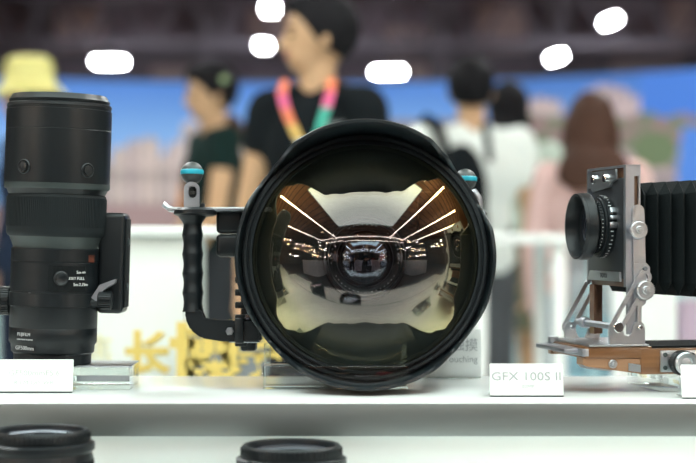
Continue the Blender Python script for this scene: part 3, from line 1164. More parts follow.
# bed: wood with silver rail ahead
ur0, wr0 = V(583, 348.5, NV)
b = nb()
for v0, v1 in ((NV - .016, NV - .004), (-NV - .001, -NV + .012)):
    box(b, uc, ur0, v0, v1, wr0 - .0058, wr0 - .0008, .0006)
box(b, ur0 - .006, ur0 + .0008, -NV, NV, wr0 - .0078, wr0 - .0004, .0008)
box(b, ua + .002, ua + .02, -NV + .01, NV - .012, wr0 - .005, wr0 - .001, .0006)
rl = obj('focus_rail', b, M['steel2'], vc)
b = nb()
us_, ws_ = V(553, 343, -NV + .012)
cyl(b, (us_, -NV + .012, wr0 + .003), .0050, .007, 'z', 28, .0008)
ribs(b, (us_, -NV + .012, wr0 + .003), .0050, .006, 24, .0005, .0008)
obj('stop_knob', b, M['steel'], vc)
uw0, ww0 = V(584, 348, NV)
uw1, ww1 = V(652, 348, NV)
b = nb()
box(b, uw1, uw0 - .001, -NV + .012, NV - .0005, ww0 - .0105, ww0 + .0008, .0008)
box(b, uw1, uw0, -NV, -NV + .012, ww0 - .0125, ww0 - .006, .0008)
obj('bed_board', b, M['wood'], vc)
b = nb()
wl0, wl1 = V(584, 358, NV), V(642, 358, NV)
poly(b, [(583.5, 358), (583.5, 365), (589, 367), (642, 374), (642, 359)], NV - .020, NV - .002, NV)
obj('bed_arm', b, wood('pale_hardwood', (.40, .22, .12), (.26, .14, .075), .4, 30, 0), vc, False)
b = nb()
poly(b, [(584, 365.2), (589, 367.2), (612, 370), (612, 371.5), (588, 369)], NV - .021, NV - .0015, NV)
poly(b, [(629, 363), (641, 365), (641, 372.5), (629, 371)], NV - .003, NV - .0010, NV)
u, w = V(613, 364, NV)
cyl(b, (u, NV - .001, w), .0042, .004, 'y', 20, .0005)
cyl(b, (u, NV + .001, w), .0018, .005, 'y', 12, .0003)
obj('arm_hardware', b, M['steel'], vc)
# rear bed block
uq, wq = V(641, 348, NV)
uz = -.175
b = nb()
box(b, uz, uq, -NV - .001, NV, V(641, 374.5, NV)[1], wq - .0008, .0012)
obj('bed_block', b, M['wood'], vc)
b = nb()
box(b, uz + .01, V(646, 345, NV)[0], -NV + .012, NV - .006, wq - .0006, wq + .0012)
obj('bed_liner', b, M['matte'], vc)
pu0, pw0 = V(659.5, 350.5, NV)
b = box(nb(), uz + .06, pu0, NV, NV + .0025, V(660, 372, NV)[1], pw0, .0005)
pl2 = obj('side_plate', b, M['steel'], vc)
for (x, y) in ((664, 354.5), (664, 367.5), (691, 354.5)):
    u, w = V(x, y, NV)
    obj('screw', cyl(nb(), (u, NV + .003, w), .0022, .0016, 'y', 20, .0003), M['grey'], pl2)
ku, kw = V(683, 363, NV + .01)
b = nb()
cyl(b, (ku, NV + .0085, kw), .0118, .012, 'y', 48, .001)
for k in range(44):
    a = 2 * PI * k / 44
    box(b, .0114, .0123, -.0004, .0004, -.005, .005, mtx=Matrix.Translation((ku, NV + .0085, kw)) @ AX['y'] @ Matrix.Rotation(a, 4, 'Z'))
fk = obj('focus_knob', b, M['black2'], vc)
b = nb()
lathe(b, [(0, .0002), (.0095, .0002), (.0108, .0012), (.0112, .004), (.0100, .0052), (.0065, .0046), (.0055, .0030), (.003, .0034), (0, .0036)], 48, Matrix.Translation((ku, NV + .0143, kw)) @ AX['y'])
obj('knob_cap', b, M['steel'], fk)
# bellows
b = nb()
N = 12
u_a, u_b = ue + .001, -.172
rings = []
wc0 = (V(642, 183, .045)[1] + V(642, 293, .045)[1]) / 2
hh0 = (V(642, 183, .045)[1] - V(642, 293, .045)[1]) / 2
for k in range(2 * N + 1):
    t = k / (2 * N)
    u = u_a + (u_b - u_a) * t
    peak = k % 2 == 1
    hh = hh0 + .010 * t + (.0 if peak else -.0120)
    hv = .0495 + .008 * t + (.0 if peak else -.0120)
    wcn = wc0 - .001 * t
    c = .012 if peak else .001
    ring = [(-hv + c, -hh), (hv - c, -hh), (hv, -hh + c), (hv, hh - c), (hv - c, hh), (-hv + c, hh), (-hv, hh - c), (-hv, -hh + c)]
    rings.append([b.verts.new((u, p, wcn + q)) for p, q in ring])
for i in range(2 * N):
    for k in range(8):
        j = (k + 1) % 8
        b.faces.new((rings[i][k], rings[i][j], rings[i + 1][j], rings[i + 1][k]))
obj('bellows', b, M['bellows'], vc, False)
# rear standard (beyond the frame edge)
b = nb()
ws = wc0
for (y0, y1, z0, z1) in ((-.075, -.058, ws - .075, ws + .078), (.058, .075, ws - .075, ws + .078), (-.075, .075, ws + .062, ws + .078), (-.075, .075, ws - .079, ws - .062)):
    box(b, -.196, -.172, y0, y1, z0, z1, .002)
box(b, -.196, -.172, -NV, NV, wq - .002, ws - .070, .001)
obj('rear_standard', b, M['wood'], vc)
obj('ground_glass', box(nb(), -.192, -.190, -.06, .06, ws - .064, ws + .064), M['white'], vc, False)
# clear block it stands on
t1 = V(641, 374.5, NV)[1]
c = vc.matrix_basis
o = thing('acrylic_block', 'clear acrylic block under the wooden bed of the view camera', 'display block', (0, 0, 0), 0, 'clear acrylic blocks on the shelf')
o.location = (VX + .055 , VY + .008, SH)
o.rotation_euler = (0, 0, vc.rotation_euler.z)
obj('block', box(nb(), -.018, .018, -.048, .048, .0003, t1, .001), M['acry'], o)
o2 = thing('acrylic_block', 'clear acrylic block under the far end of the view camera bed, by the frame edge', 'display block', (VX + .17, VY + .045, SH), vc.rotation_euler.z, 'clear acrylic blocks on the shelf')
obj('block', box(nb(), -.018, .018, -.048, .048, .0003, t1, .001), M['acry'], o2)

# ------------------------------------------------------------------ lenses on the lower step
def small_lens(label, px, py, Y, r):
    ztop = P(px, py, Y).z
    base = SH - .13
    h = ztop - base
    o = thing('camera_lens', label, 'camera lens', (P(px, py, Y).x, Y, base + .0003), 0, 'black lenses on the lower step')
    b = nb()
    lathe(b, [(0, 0), (r * .72, 0), (r * .74, .002), (r * .74, .012), (r * .93, .018), (r * .93, h * .40), (r * .90, h * .42), (r * .97, h * .45), (r * .97, h * .8), (r * .94, h * .83), (r * 1.0, h - .017), (r * 1.0, h - .012), (r * .95, h - .0105), (0, h - .0105)], 80)
    obj('barrel', b, M['black2'], o)
    b = nb()
    for k in range(90):
        a = 2 * PI * k / 90
        box(b, r * .965, r * .985, -.0007, .0007, h * .47, h * .78, mtx=Matrix.Rotation(a, 4, 'Z'))
    obj('focus_ring', b, M['rubber'], o)
    b = nb()
    lathe(b, [(r * .80, h - .011), (r * .90, h - .011), (r * .92, h - .009), (r * .90, h - .002), (r * .86, h), (r * .80, h - .001), (r * .78, h - .006)], 80, closed=True)
    for k in range(60):
        a = 2 * PI * k / 60
        box(b, r * .90, r * .925, -.0006, .0006, h - .009, h - .003, mtx=Matrix.Rotation(a, 4, 'Z'))
    obj('front_rim', b, M['black'], o)
    b = nb()
    lathe(b, [(r * .80, h - .0045), (r * .5, h - .0025), (r * .2, h - .0015), (0, h - .0013)], 64)
    obj('front_element', b, M['glassd'], o, ang=70)
    obj('inner_baffle', lathe(nb(), [(r * .80, h - .0065), (r * .4, h - .009), (0, h - .009)], 48), M['matte'], o)
    return o


small_lens('black camera lens on the lower step at the left corner, wide front rim', 41, 429, 1.40, .0455)
small_lens('black camera lens on the lower step in front of the dome port', 291.5, 444, 1.42, .0475)


# ------------------------------------------------------------------ counters and rails behind
wc = thing('white_cabinet', 'white closed cabinet with a yellow character, behind the tall lens', 'cabinet', (0, 0, 0))
Yc = 2.45
xa, xb = P(60, 0, Yc).x, P(186, 0, Yc).x
top = P(0, 237, Yc).z
obj('body', box(nb(), xa, xb, Yc, Yc + .35, .06, top, .006), mat('off_white_laminate', (.80, .84, .80), .5), wc)
xe = P(247, 0, Yc).x
obj('counter_top', box(nb(), xa - .02, xe + .25, Yc - .02, Yc + .38, top, P(0, 226, Yc - .03).z, .006), M['white'], wc)
obj('base', box(nb(), xa + .03, xb - .03, Yc + .03, Yc + .32, 0, .06, .004), M['grey'], wc)
yel = mat('yellow_print', (.80, .60, .16), .5)
text_obj('lettering', '长', .066, yel, wc, (P(147, 0, Yc).x, Yc - .001, P(0, 356, Yc).z), (PI / 2, 0, 0), .0008, bold=.003)
text_obj('lettering', '焦', .05, mat('pale_yellow_print', (.82, .78, .5), .5), wc, (P(98, 0, Yc).x, Yc - .001, P(0, 352, Yc).z), (PI / 2, 0, 0), .0008)
# end legs of the counter top
for yy in (.05, .30):
    obj('leg', tube(nb(), [(xe + .2, Yc + yy, 0), (xe + .2, Yc + yy, top)], .02, 12), M['white'], wc)
# poster board low down
pb = thing('poster_board', 'dark grey poster with bold yellow characters below the hand grip', 'poster', (0, 0, 0))
Yp = 2.38
xa, xb = P(183, 0, Yp).x, P(268, 0, Yp).x
tp = P(0, 333, Yp).z
obj('board', box(nb(), xa, xb, Yp, Yp + .02, .25, tp, .002), mat('slate_print', (.20, .22, .24), .6), pb)
for s, px in (('博', 200), ('摄', 252)):
    text_obj('lettering', s, .085, yel, pb, (P(px, 0, Yp).x, Yp - .001, P(0, 357, Yp).z), (PI / 2, 0, 0), .0008, bold=.005)
for x in (xa + .03, xb - .03):
    b = box(nb(), x - .012, x + .012, Yp, Yp + .02, 0, .25)
    box(b, x - .02, x + .02, Yp - .06, Yp + .08, 0, .015)
    obj('foot', b, M['grey'], pb, False)

rl_ = thing('display_case', 'white framed glass display case behind the dome and the view camera', 'display case', (0, 0, 0))
Yr = 4.5
xl, xr = P(478, 0, Yr).x, P(622, 0, Yr).x
zt = P(0, 233.5, Yr).z
b = nb()
box(b, xl, xr, Yr, Yr + .5, zt - .030, zt, .004)
obj('top', b, M['white'], rl_)
for px in (481, 560, 619):
    x = P(px, 0, Yr).x
    for yy in (Yr + .01, Yr + .45):
        obj('leg', box(nb(), x - .017, x + .017, yy, yy + .034, 0, zt - .03, .003), M['white'], rl_)
obj('glass_pane', box(nb(), P(569, 0, Yr).x, P(614, 0, Yr).x, Yr + .02, Yr + .026, .10, zt - .03), clear('pale_blue_glass', (.70, .86, .90), .08, (.8, .95, 1), .5), rl_, False)
obj('bottom_shelf', box(nb(), P(552, 0, Yr).x, xr, Yr, Yr + .48, .06, .10, .004), M['white'], rl_)
# white plinth behind the bellows
wp = thing('white_plinth', 'plain white plinth seen under the bellows of the view camera', 'plinth', (0, 0, 0))
Yq = 3.2
obj('body', box(nb(), P(634, 0, Yq).x, P(677, 0, Yq).x, Yq, Yq + .12, .05, P(0, 262, Yq).z, .005), M['white'], wp)
obj('base', box(nb(), P(636, 0, Yq).x, P(675, 0, Yq).x, Yq + .01, Yq + .11, 0, .05), M['grey'], wp, False)
# mauve carrier bag further back
bg = thing('carrier_bag', 'mauve carrier bag at the right edge beyond the view camera', 'bag', (P(694, 0, 4.6).x, 4.6, 0))
b = nb()
zb, zt2 = .52, P(0, 300, 4.6).z
prism(b, [(-.055, zb), (.075, zb), (.085, zt2), (-.048, zt2)], -.05, .05, 'xz')
bmesh.ops.bevel(b, geom=b.edges[:], offset=.01, segments=2, affect='EDGES')
obj('body', b, mat('mauve_paper', (.48, .38, .48), .6), bg)
obj('handle', tube(nb(), [(-.02, -.03, zt2 - .01), (-.015, -.03, zt2 + .06), (.02, -.03, zt2 + .085), (.05, -.03, zt2 + .06), (.055, -.03, zt2 - .01)], .005, 8), M['mark'], bg)
st = thing('side_table', 'low white table holding the mauve bag at the right edge', 'table', (P(694, 0, 4.6).x, 4.6, 0))
obj('table_top', box(nb(), -.10, .35, -.2, .2, .49, .518, .004), M['white'], st)
for x in (-.08, .33):
    for y in (-.18, .18):
        obj('leg', cyl(nb(), (x, y, .245), .014, .49, 'z', 12), M['white'], st)


# ------------------------------------------------------------------ people
def ell(bm, c, r, rot=None, seg=24):
    m = Matrix.Translation(c)
    if rot:
        m = m @ Euler(rot).to_matrix().to_4x4()
    m = m @ Matrix.Diagonal((*r, 1))
    bmesh.ops.create_uvsphere(bm, u_segments=seg, v_segments=seg // 2, radius=1, matrix=m)


def cap(bm, p, q, r0, r1, seg=16):
    p, q = Vector(p), Vector(q)
    d = q - p
    L = d.length
    if L < 1e-5:
        return
    rings = []
    pr = []
    for k in range(0, 5):
        a = PI / 2 * k / 4
        pr.append((r0 * math.sin(a), -r0 * math.cos(a)))
    for k in range(0, 5):
        a = PI / 2 * k / 4
        pr.append((r1 * math.cos(a), L + r1 * math.sin(a)))
    pr[0] = (0, -r0)
    pr[-1] = (0, L + r1)
    m = Matrix.Translation(p) @ d.to_track_quat('Z', 'Y').to_matrix().to_4x4()
    lathe(bm, pr, seg, m)


def fuse(name, bm, m, parent, vox, cuts=(), sm=2):
    """union the overlapping solids into one continuous skin"""
    bmesh.ops.recalc_face_normals(bm, faces=bm.faces)
    me = bpy.data.meshes.new(name)
    bm.to_mesh(me)
    bm.free()
    o = bpy.data.objects.new(name, me)
    COL.objects.link(o)
    r = o.modifiers.new('r', 'REMESH')
    r.mode = 'VOXEL'
    r.voxel_size = vox
    s = o.modifiers.new('s', 'SMOOTH')
    s.factor = .5
    s.iterations = sm
    dg = bpy.context.evaluated_depsgraph_get()
    me2 = bpy.data.meshes.new_from_object(o.evaluated_get(dg))
    o.modifiers.clear()
    o.data = me2
    bpy.data.meshes.remove(me)
    me2.name = name
    if cuts:
        b = bmesh.new()
        b.from_mesh(me2)
        for co, no in cuts:
            g = b.verts[:] + b.edges[:] + b.faces[:]
            r_ = bmesh.ops.bisect_plane(b, geom=g, plane_co=co, plane_no=no, clear_outer=True)
            es = [e for e in r_['geom_cut'] if isinstance(e, bmesh.types.BMEdge)]
            if es:
                bmesh.ops.holes_fill(b, edges=[e for e in es if e.is_boundary], sides=0)
        b.to_mesh(me2)
        b.free()
    me2.materials.clear()
    me2.materials.append(m)
    for p in me2.polygons:
        p.use_smooth = True
    o.parent = parent
    return o


def finger(b, p, d, side, L, r, curl):
    """three-bone finger from p along d, curling towards side"""
    p = Vector(p)
    d = Vector(d).normalized()
    side = Vector(side).normalized()
    a = 0
    for k, f in enumerate((.45, .30, .25)):
        a += curl
        dd = d * math.cos(a) + side * math.sin(a)
        q = p + dd * L * f
        cap(b, p, q, r * (1 - .1 * k), r * (1 - .1 * (k + 1)), 8)
        p = q


def hand(b, w, d, palm, thumb, s=1.0):
    """w wrist point, d hand direction, palm normal (curl side), thumb direction"""
    w, d = Vector(w), Vector(d).normalized()
    palm = (Vector(palm) - d * Vector(palm).dot(d)).normalized()
    th = d.cross(palm)
    if th.dot(Vector(thumb)) < 0:
        th = -th
    for k in range(4):
        off = (-.027 + .018 * k) * s
        cap(b, w, w + d * .078 * s + th * off, .014 * s, .0115 * s, 10)
        finger(b, w + d * .078 * s + th * off, d, palm, (.062, .074, .079, .070)[k] * s, .0088 * s, .26)
    finger(b, w + d * .022 * s + th * .020 * s, d * .7 + th * .6 + palm * .2, palm, .072 * s, .0105 * s, .18)


def person(label, x, y, face, height=1.7, skin=None, hair='short', hairm=None, top=None, top_long=False, bottom='trousers', bottomm=None, shoes=None,
           larm=None, rarm=None, name='person', head_turn=0, head_tilt=0, sh_w=1.0, hem=.90, tight=1.0, sleeve=.62, extras=None, collar=None, group=None, floor_z=0):
    s = height / 1.72
    o = thing(name, label, 'person', (x, y, floor_z), 0, group)
    o.rotation_euler = (0, 0, face)
    o.scale = (s, s, s)
    skin = skin or M['skin']
    hairm = hairm or M['hair']
    sw = .178 * sh_w
    HT = Matrix.Translation((0, .0, 1.468)) @ Matrix.Rotation(head_turn, 4, 'Z') @ Matrix.Rotation(head_tilt, 4, 'X') @ Matrix.Translation((0, 0, -1.48))

    def hp(v):
        return HT @ Vector(v)
    la = larm or ((-sw, 0, 1.40), (-sw - .05, .0, 1.12), (-sw - .06, .06, .88))
    ra = rarm or ((sw, 0, 1.40), (sw + .05, .0, 1.12), (sw + .06, .06, .88))
    B = nb()
    ell(B, (0, 0, .96), (.155 * tight, .105, .13))
    ell(B, (0, 0, 1.12), (.132 * tight, .092, .16))
    ell(B, (0, 0, 1.28), (.16 * sh_w, .105, .16))
    cap(B, (-sw + .01, 0, 1.395), (sw - .01, 0, 1.395), .05, .05)
    cap(B, (0, -.005, 1.40), hp((0, .0, 1.53)), .056, .052)
    hd_ = nb()
    ell(B, hp((0, .0, 1.615)), (.076, .094, .102), (head_tilt, 0, head_turn))
    ell(B, hp((0, .028, 1.555)), (.056, .062, .060), (head_tilt, 0, head_turn))
    cap(B, hp((0, .088, 1.612)), hp((0, .105, 1.580)), .010, .014, 10)      # nose
    cap(B, hp((0, .098, 1.583)), hp((0, .090, 1.580)), .017, .012, 10)
    for e in (-1, 1):
        ell(B, hp((e * .079, -.002, 1.598)), (.010, .019, .030), (0, 0, head_turn + e * .3), 12)    # ear
        cap(B, hp((e * .022, .088, 1.622)), hp((e * .045, .078, 1.622)), .008, .007, 8)           # brow
    for e, ar in ((-1, la), (1, ra)):
        p0, p1, p2 = map(Vector, ar)
        cap(B, p0, p1, .050, .040)
        cap(B, p1, p2, .040, .027)
        dr = (p2 - p1).normalized()
        hand(B, p2 - dr * .005, dr, (-e * .8, .3, .1), (0, 1, .2))
        cap(B, (e * .09, 0, .93), (e * .10, .01, .50), .080, .054)
        cap(B, (e * .10, .01, .50), (e * .105, -.01, .09), .053, .034)
        cap(B, (e * .105, -.02, .045), (e * .125, .15, .035), .036, .030)
    fuse('body', B, skin, o, .0085, sm=3)
    # face details
    for e in (-1, 1):
        b_ = nb()
        ell(b_, hp((e * .031, .083, 1.606)), (.012, .008, .006), (head_tilt, 0, head_turn), 12)
        obj('eye', b_, M['eye'], o)
        b_ = tube(nb(), [hp((e * .016, .0925, 1.6255)), hp((e * .032, .091, 1.630)), hp((e * .050, .078, 1.625))], .0035, 8)
        obj('eyebrow', b_, hairm, o)
    b_ = tube(nb(), [hp((-.022, .0850, 1.549)), hp((0, .0935, 1.550)), hp((.022, .0850, 1.549))], [.0035, .0065, .0035], 8)
    obj('mouth', b_, M['lip'], o)
    # hair
    b_ = nb()
    nrm = (Matrix.Rotation(head_turn, 3, 'Z') @ Matrix.Rotation(head_tilt, 3, 'X'))
    ell(b_, hp((0, -.012, 1.632)), (.092, .112, .108), (head_tilt, 0, head_turn))
    cuts = [(hp((0, .062, 1.650)), nrm @ Vector((0, .85, -.62)))]
    if hair == 'short':
        ell(b_, hp((0, .045, 1.685)), (.062, .055, .042), (head_tilt, 0, head_turn))
        cuts.append((hp((0, -.03, 1.560)), nrm @ Vector((0, .35, -1))))
    elif hair == 'long':
        ell(b_, hp((0, -.055, 1.52)), (.092, .062, .19))
        ell(b_, (0, -.115, 1.36), (.085, .050, .20))
    elif hair == 'wavy':
        ell(b_, hp((0, -.045, 1.55)), (.112, .080, .17))
        ell(b_, (-.02, -.100, 1.38), (.105, .055, .15))
        ell(b_, (.07, -.10, 1.36), (.095, .05, .15))
        ell(b_, (.11, -.075, 1.33), (.05, .04, .10))
    fuse('hair', b_, hairm, o, .009, cuts, 3)
    # top
    if top:
        b_ = nb()
        ell(b_, (0, 0, .96), (.172 * tight, .125, .16))
        ell(b_, (0, 0, 1.12), (.156 * tight, .115, .18))
        ell(b_, (0, 0, 1.27), (.182 * sh_w, .126, .17))
        cap(b_, (-sw + .005, 0, 1.392), (sw - .005, 0, 1.392), .064, .064)
        cap(b_, (-.05, -.005, 1.42), (.05, -.005, 1.42), .055, .055)
        for e, ar in ((-1, la), (1, ra)):
            p0, p1, p2 = map(Vector, ar)
            if top_long:
                cap(b_, p0, p1, .064, .054)
                cap(b_, p1, p1 + (p2 - p1) * .93, .054, .036)
            else:
                cap(b_, p0, p0 + (p1 - p0) * sleeve, .066, .062)
        fuse('shirt', b_, top, o, .011, [((0, 0, hem), (0, 0, -1)), ((0, 0, 1.462), (0, .25, 1))], 3)
    if bottom == 'trousers':
        b_ = nb()
        ell(b_, (0, 0, .95), (.172, .122, .12))
        for e in (-1, 1):
            cap(b_, (e * .088, 0, .91), (e * .102, .01, .50), .095, .074)
            cap(b_, (e * .102, .01, .50), (e * .107, -.01, .10), .074, .056)
        fuse('trousers', b_, bottomm, o, .012, [((0, 0, .07), (0, 0, -1)), ((0, 0, 1.02), (0, 0, 1))], 3)
    elif bottom == 'skirt':
        b_ = nb()
        lathe(b_, [(.15, 1.03), (.172, .96), (.18, .86), (.20, .66), (.195, .66), (.17, .86), (.14, 1.02)], 48, Matrix.Diagonal((1, .78, 1, 1)), closed=True)
        obj('skirt', b_, bottomm, o)
    elif bottom == 'dress':
        b_ = nb()
        lathe(b_, [(.15, 1.03), (.172, .96), (.19, .80), (.215, .40), (.21, .40), (.17, .8), (.14, 1.02)], 48, Matrix.Diagonal((1, .78, 1, 1)), closed=True)
        obj('skirt', b_, bottomm, o)
    for e in (-1, 1):
        b_ = nb()
        cap(b_, (e * .105, -.03, .045), (e * .127, .16, .038), .045, .038)
        fuse('shoe', b_, shoes or M['black'], o, .010, [((0, 0, .0), (0, 0, -1))], 1)
    if extras:
        extras(o, hp)
    return o


def cl(name, c, r=.8, vary=.12):
    return mat(name, c, r, spec=.15, vary=vary, vscale=9, bump=.3, bscale=40)


blk_t = cl('black_cotton', (.008, .011, .013), 1.0)
wht_t = cl('white_cotton', (.84, .92, .88), vary=.03)


# man in black T-shirt with a striped lanyard (faces left)
def lanyard(o, hp):
    cols = [((.85, .22, .10), 'orange'), ((.80, .12, .30), 'pink'), ((.85, .32, .10), 'orange'), ((.82, .55, .15), 'amber'), ((.55, .66, .66), 'pale')]
    colr = [((.85, .25, .10), 'orange'), ((.80, .14, .30), 'pink'), ((.05, .48, .36), 'green'), ((.10, .55, .45), 'green'), ((.55, .66, .66), 'pale')]
    for side, cc in ((1, cols), (-1, colr)):
        pts = [(.072, 1.470), (.074, 1.43), (.062, 1.385), (.045, 1.34), (.027, 1.295), (.004, 1.25)]
        ys = [.060, .096, .116, .130, .136, .142]
        for k in range(5):
            b_ = nb()
            q = []
            for t in (k, k + 1):
                xx = side * pts[t][0] - .008 * t
                q.append([b_.verts.new((xx + dx, ys[t] + dy, pts[t][1])) for dx, dy in ((-.013, 0), (.013, 0), (.013, .003), (-.013, .003))])
            for i in range(4):
                j = (i + 1) % 4
                b_.faces.new((q[0][i], q[0][j], q[1][j], q[1][i]))
            b_.faces.new(q[0])
            b_.faces.new(q[1][::-1])
            nm = 'lanyard_' + cc[k][1]
            m_ = bpy.data.materials.get(nm) or mat(nm, cc[k][0], .6)
            ob = obj('lanyard', b_, m_, o, False)
            ob['label'] = cc[k][1] + ' lanyard section'
    b_ = box(nb(), -.085, .005, .143, .148, 1.11, 1.25, .004)
    obj('badge', b_, M['card'], o)
    text_obj('shirt_print', 'FUJIFILM', .020, M['ink'], o, (-.095, .128, 1.335), (PI / 2, 0, PI), .0005)


Yman = 4.75
pm = P(317, 0, Yman)
# facing the viewer, turned a little to the left of the picture; local +y is forward
person('man in a black T-shirt and striped lanyard looking to the left', pm.x, Yman, PI - .38, 1.74, M['skin2'], 'short', M['hair'], blk_t, False, 'trousers', cl('black_trousers', (.03, .03, .035)),
       head_turn=-.95, head_tilt=.02, extras=lanyard, sleeve=.30, sh_w=.86, tight=.94,
       rarm=((.150, 0, 1.385), (.205, .02, 1.10), (.17, .12, .88)), larm=((-.150, 0, 1.385), (-.175, -.01, 1.10), (-.14, .12, .88)))

# person in dark top, in profile to the left
Yb = 6.7
p = P(214, 0, Yb)


def hair_clip(o, hp):
    b_ = nb()
    ell(b_, hp((-.088, -.035, 1.655)), (.009, .018, .016), None, 12)
    obj('hair_clip', b_, mat('green_clip', (.30, .42, .22), .5), o)


person('person in a dark green top, in profile left of the man in black', p.x, Yb, PI / 2 + .35, 1.75, M['skin2'], 'short', M['hair'], cl('dark_green_top', (.010, .026, .024), 1.0), False, 'dress', cl('dark_skirt', (.03, .035, .04)),
       head_turn=.05, head_tilt=-.12, sleeve=.30, extras=hair_clip, rarm=((.178, 0, 1.40), (.20, .03, 1.10), (.15, .20, .93)), larm=((-.178, 0, 1.40), (-.22, .05, 1.13), (-.19, .18, .89)))

# bucket-hat visitor at the left edge
Yh = 6.6
p = P(24, 0, Yh)


def bucket(o, hp):
    b_ = nb()
    lathe(b_, [(.0, 1.765), (.070, 1.762), (.092, 1.748), (.100, 1.690), (.106, 1.655), (.152, 1.612), (.150, 1.608), (.104, 1.646), (.096, 1.68), (.0, 1.74)], 48)
    obj('bucket_hat', b_, cl('yellow_green_cotton', (.84, .80, .32), vary=.05), o)


person('visitor in a yellow-green bucket hat and navy jacket at the left edge', p.x + .02, Yh, PI / 2 + .5, 1.72, M['skin'], 'short', M['hair'], cl('navy_jacket', (.02, .035, .07)), True, 'trousers', cl('navy_trousers', (.02, .03, .055)), extras=bucket)

# white T-shirt man with a black backpack, seen from behind
Yd = 6.3
p = P(467, 0, Yd)
person('man in a white T-shirt seen from behind, wearing a backpack', p.x + .015, Yd, .30, 1.725, M['skin2'], 'short', M['hair'], wht_t, False, 'trousers', cl('grey_trousers', (.10, .11, .12)), sleeve=.45, sh_w=1.12, tight=1.05, head_turn=-.35)
bpk = thing('backpack', 'black backpack on the back of the man in white', 'backpack', (p.x, Yd, 0))
bpk.rotation_euler = (0, 0, .45)
bpk.location.x -= .055
b = nb()
ell(b, (-.075, -.20, 1.20), (.105, .075, .19))
ell(b, (-.075, -.17, 1.12), (.110, .07, .15))
ell(b, (-.075, -.26, 1.10), (.08, .035, .10))
fuse('pack', b, blk_t, bpk, .012, sm=4)
for e in (-1, 1):
    b = nb()
    tube(b, [(-.02 + e * .09, -.16, 1.33), (-.01 + e * .105, -.09, 1.455), (.0 + e * .115, .0, 1.485), (e * .12, .10, 1.42), (e * .13, .14, 1.25), (e * .16, .05, 1.08), (e * .12, -.12, 1.02)], .022, 10, (.6, 1.3))
    obj('strap', b, blk_t, bpk)
# woman with long black hair
Ye = 7.0
p = P(508, 0, Ye)
person('woman with long black hair, pale green top and olive skirt, seen from behind', p.x, Ye, -.25, 1.70, M['skin2'], 'long', M['hair'], cl('pale_green_top', (.55, .66, .58), vary=.05), False, 'skirt', cl('olive_skirt', (.14, .15, .10)), head_turn=.3, shoes=M['white'])
bb = thing('shoulder_bag', 'dark bag hanging at the side of the long-haired woman', 'bag', (P(500, 0, Ye).x, Ye - .14, 0))
b = nb()
ell(b, (-.03, -.07, 1.02), (.075, .04, .12))
fuse('body', b, blk_t, bb, .01)
obj('strap', tube(nb(), [(-.06, -.07, 1.08), (-.05, -.04, 1.25), (-.02, .06, 1.39), (.0, .14, 1.41)], .009, 8), blk_t, bb)
# woman in pink
Yf = 6.1
Yf = 5.6
p = P(592, 0, Yf)
person('woman with wavy brown hair in a pink top, seen from behind', p.x, Yf, -.25, 1.53, M['skin'], 'wavy', M['hairb'], cl('pink_top', (.72, .50, .47), vary=.05), True, 'trousers', cl('pale_blue_jeans', (.40, .50, .56)), sh_w=.92, tight=1.0, hem=.86)
# blurred visitor far behind, between the two men
p = P(247, 0, 9.5)
person('distant visitor in orange behind the shoulder of the man in black', p.x - .02, 8.3, PI, 1.66, M['skin2'], 'short', M['hairb'], cl('orange_top', (.55, .25, .10)), False, 'trousers', cl('dark_trousers', (.05, .05, .06)))

# ------------------------------------------------------------------ behind the photographer (mirrored in the dome)
pp = person('photographer in dark clothes mirrored small in the middle of the dome', .06, -.42, 0.0, 1.60, M['skin'], 'short', M['hair'], blk_t, True, 'trousers', cl('charcoal_trousers', (.04, .04, .045)), name='photographer',
            larm=((-.178, 0, 1.38), (-.26, .10, 1.14), (-.06, .30, 1.10)), rarm=((.178, 0, 1.38), (.26, .10, 1.14), (.06, .30, 1.10)))
rnd = random.Random(11)
for i, (x, y, c, lab) in enumerate(((-2.2, -2.4, (.5, .5, .62), 'visitor in a lilac top mirrored left of the photographer'), (-1.1, -3.4, (.10, .12, .2), 'visitor in a navy top mirrored beside the photographer'),
                                    (1.3, -2.9, (.55, .1, .12), 'visitor in a red top mirrored right of the photographer'), (2.5, -2.2, (.75, .75, .8), 'visitor in a white top mirrored at the far right'))):
    person(lab, x, y, rnd.uniform(-1, 1), 1.68, M['skin'], 'short', M['hair'], cl('mirror_top_%d' % i, c), False, 'trousers', blk_t)
# far stand counters behind the photographer
for (x0, x1, y0, y1, z, c, lab) in ((-4.6, -2.6, -2.0, -.8, .95, (.70, .72, .80), 'white demo counter of the opposite stand mirrored at the left'),
                                    (-1.4, 1.6, -4.4, -3.8, .98, (.72, .70, .84), 'long white demo counter of the opposite stand mirrored in the middle'),
                                    (2.8, 4.8, -2.2, -1.0, .95, (.70, .70, .78), 'white demo counter of the opposite stand mirrored at the right')):
    o = thing('demo_counter', lab, 'counter', ((x0 + x1) / 2, (y0 + y1) / 2, 0), 0, 'demo counters of the opposite stand')
    w, d = (x1 - x0) / 2, (y1 - y0) / 2
    obj('top', box(nb(), -w, w, -d, d, z - .05, z, .006), M['white'], o)
    obj('cabinet', box(nb(), -w + .05, w - .05, -d + .05, d - .05, 0, z - .05, .006), mat('counter_front', c, .5), o)
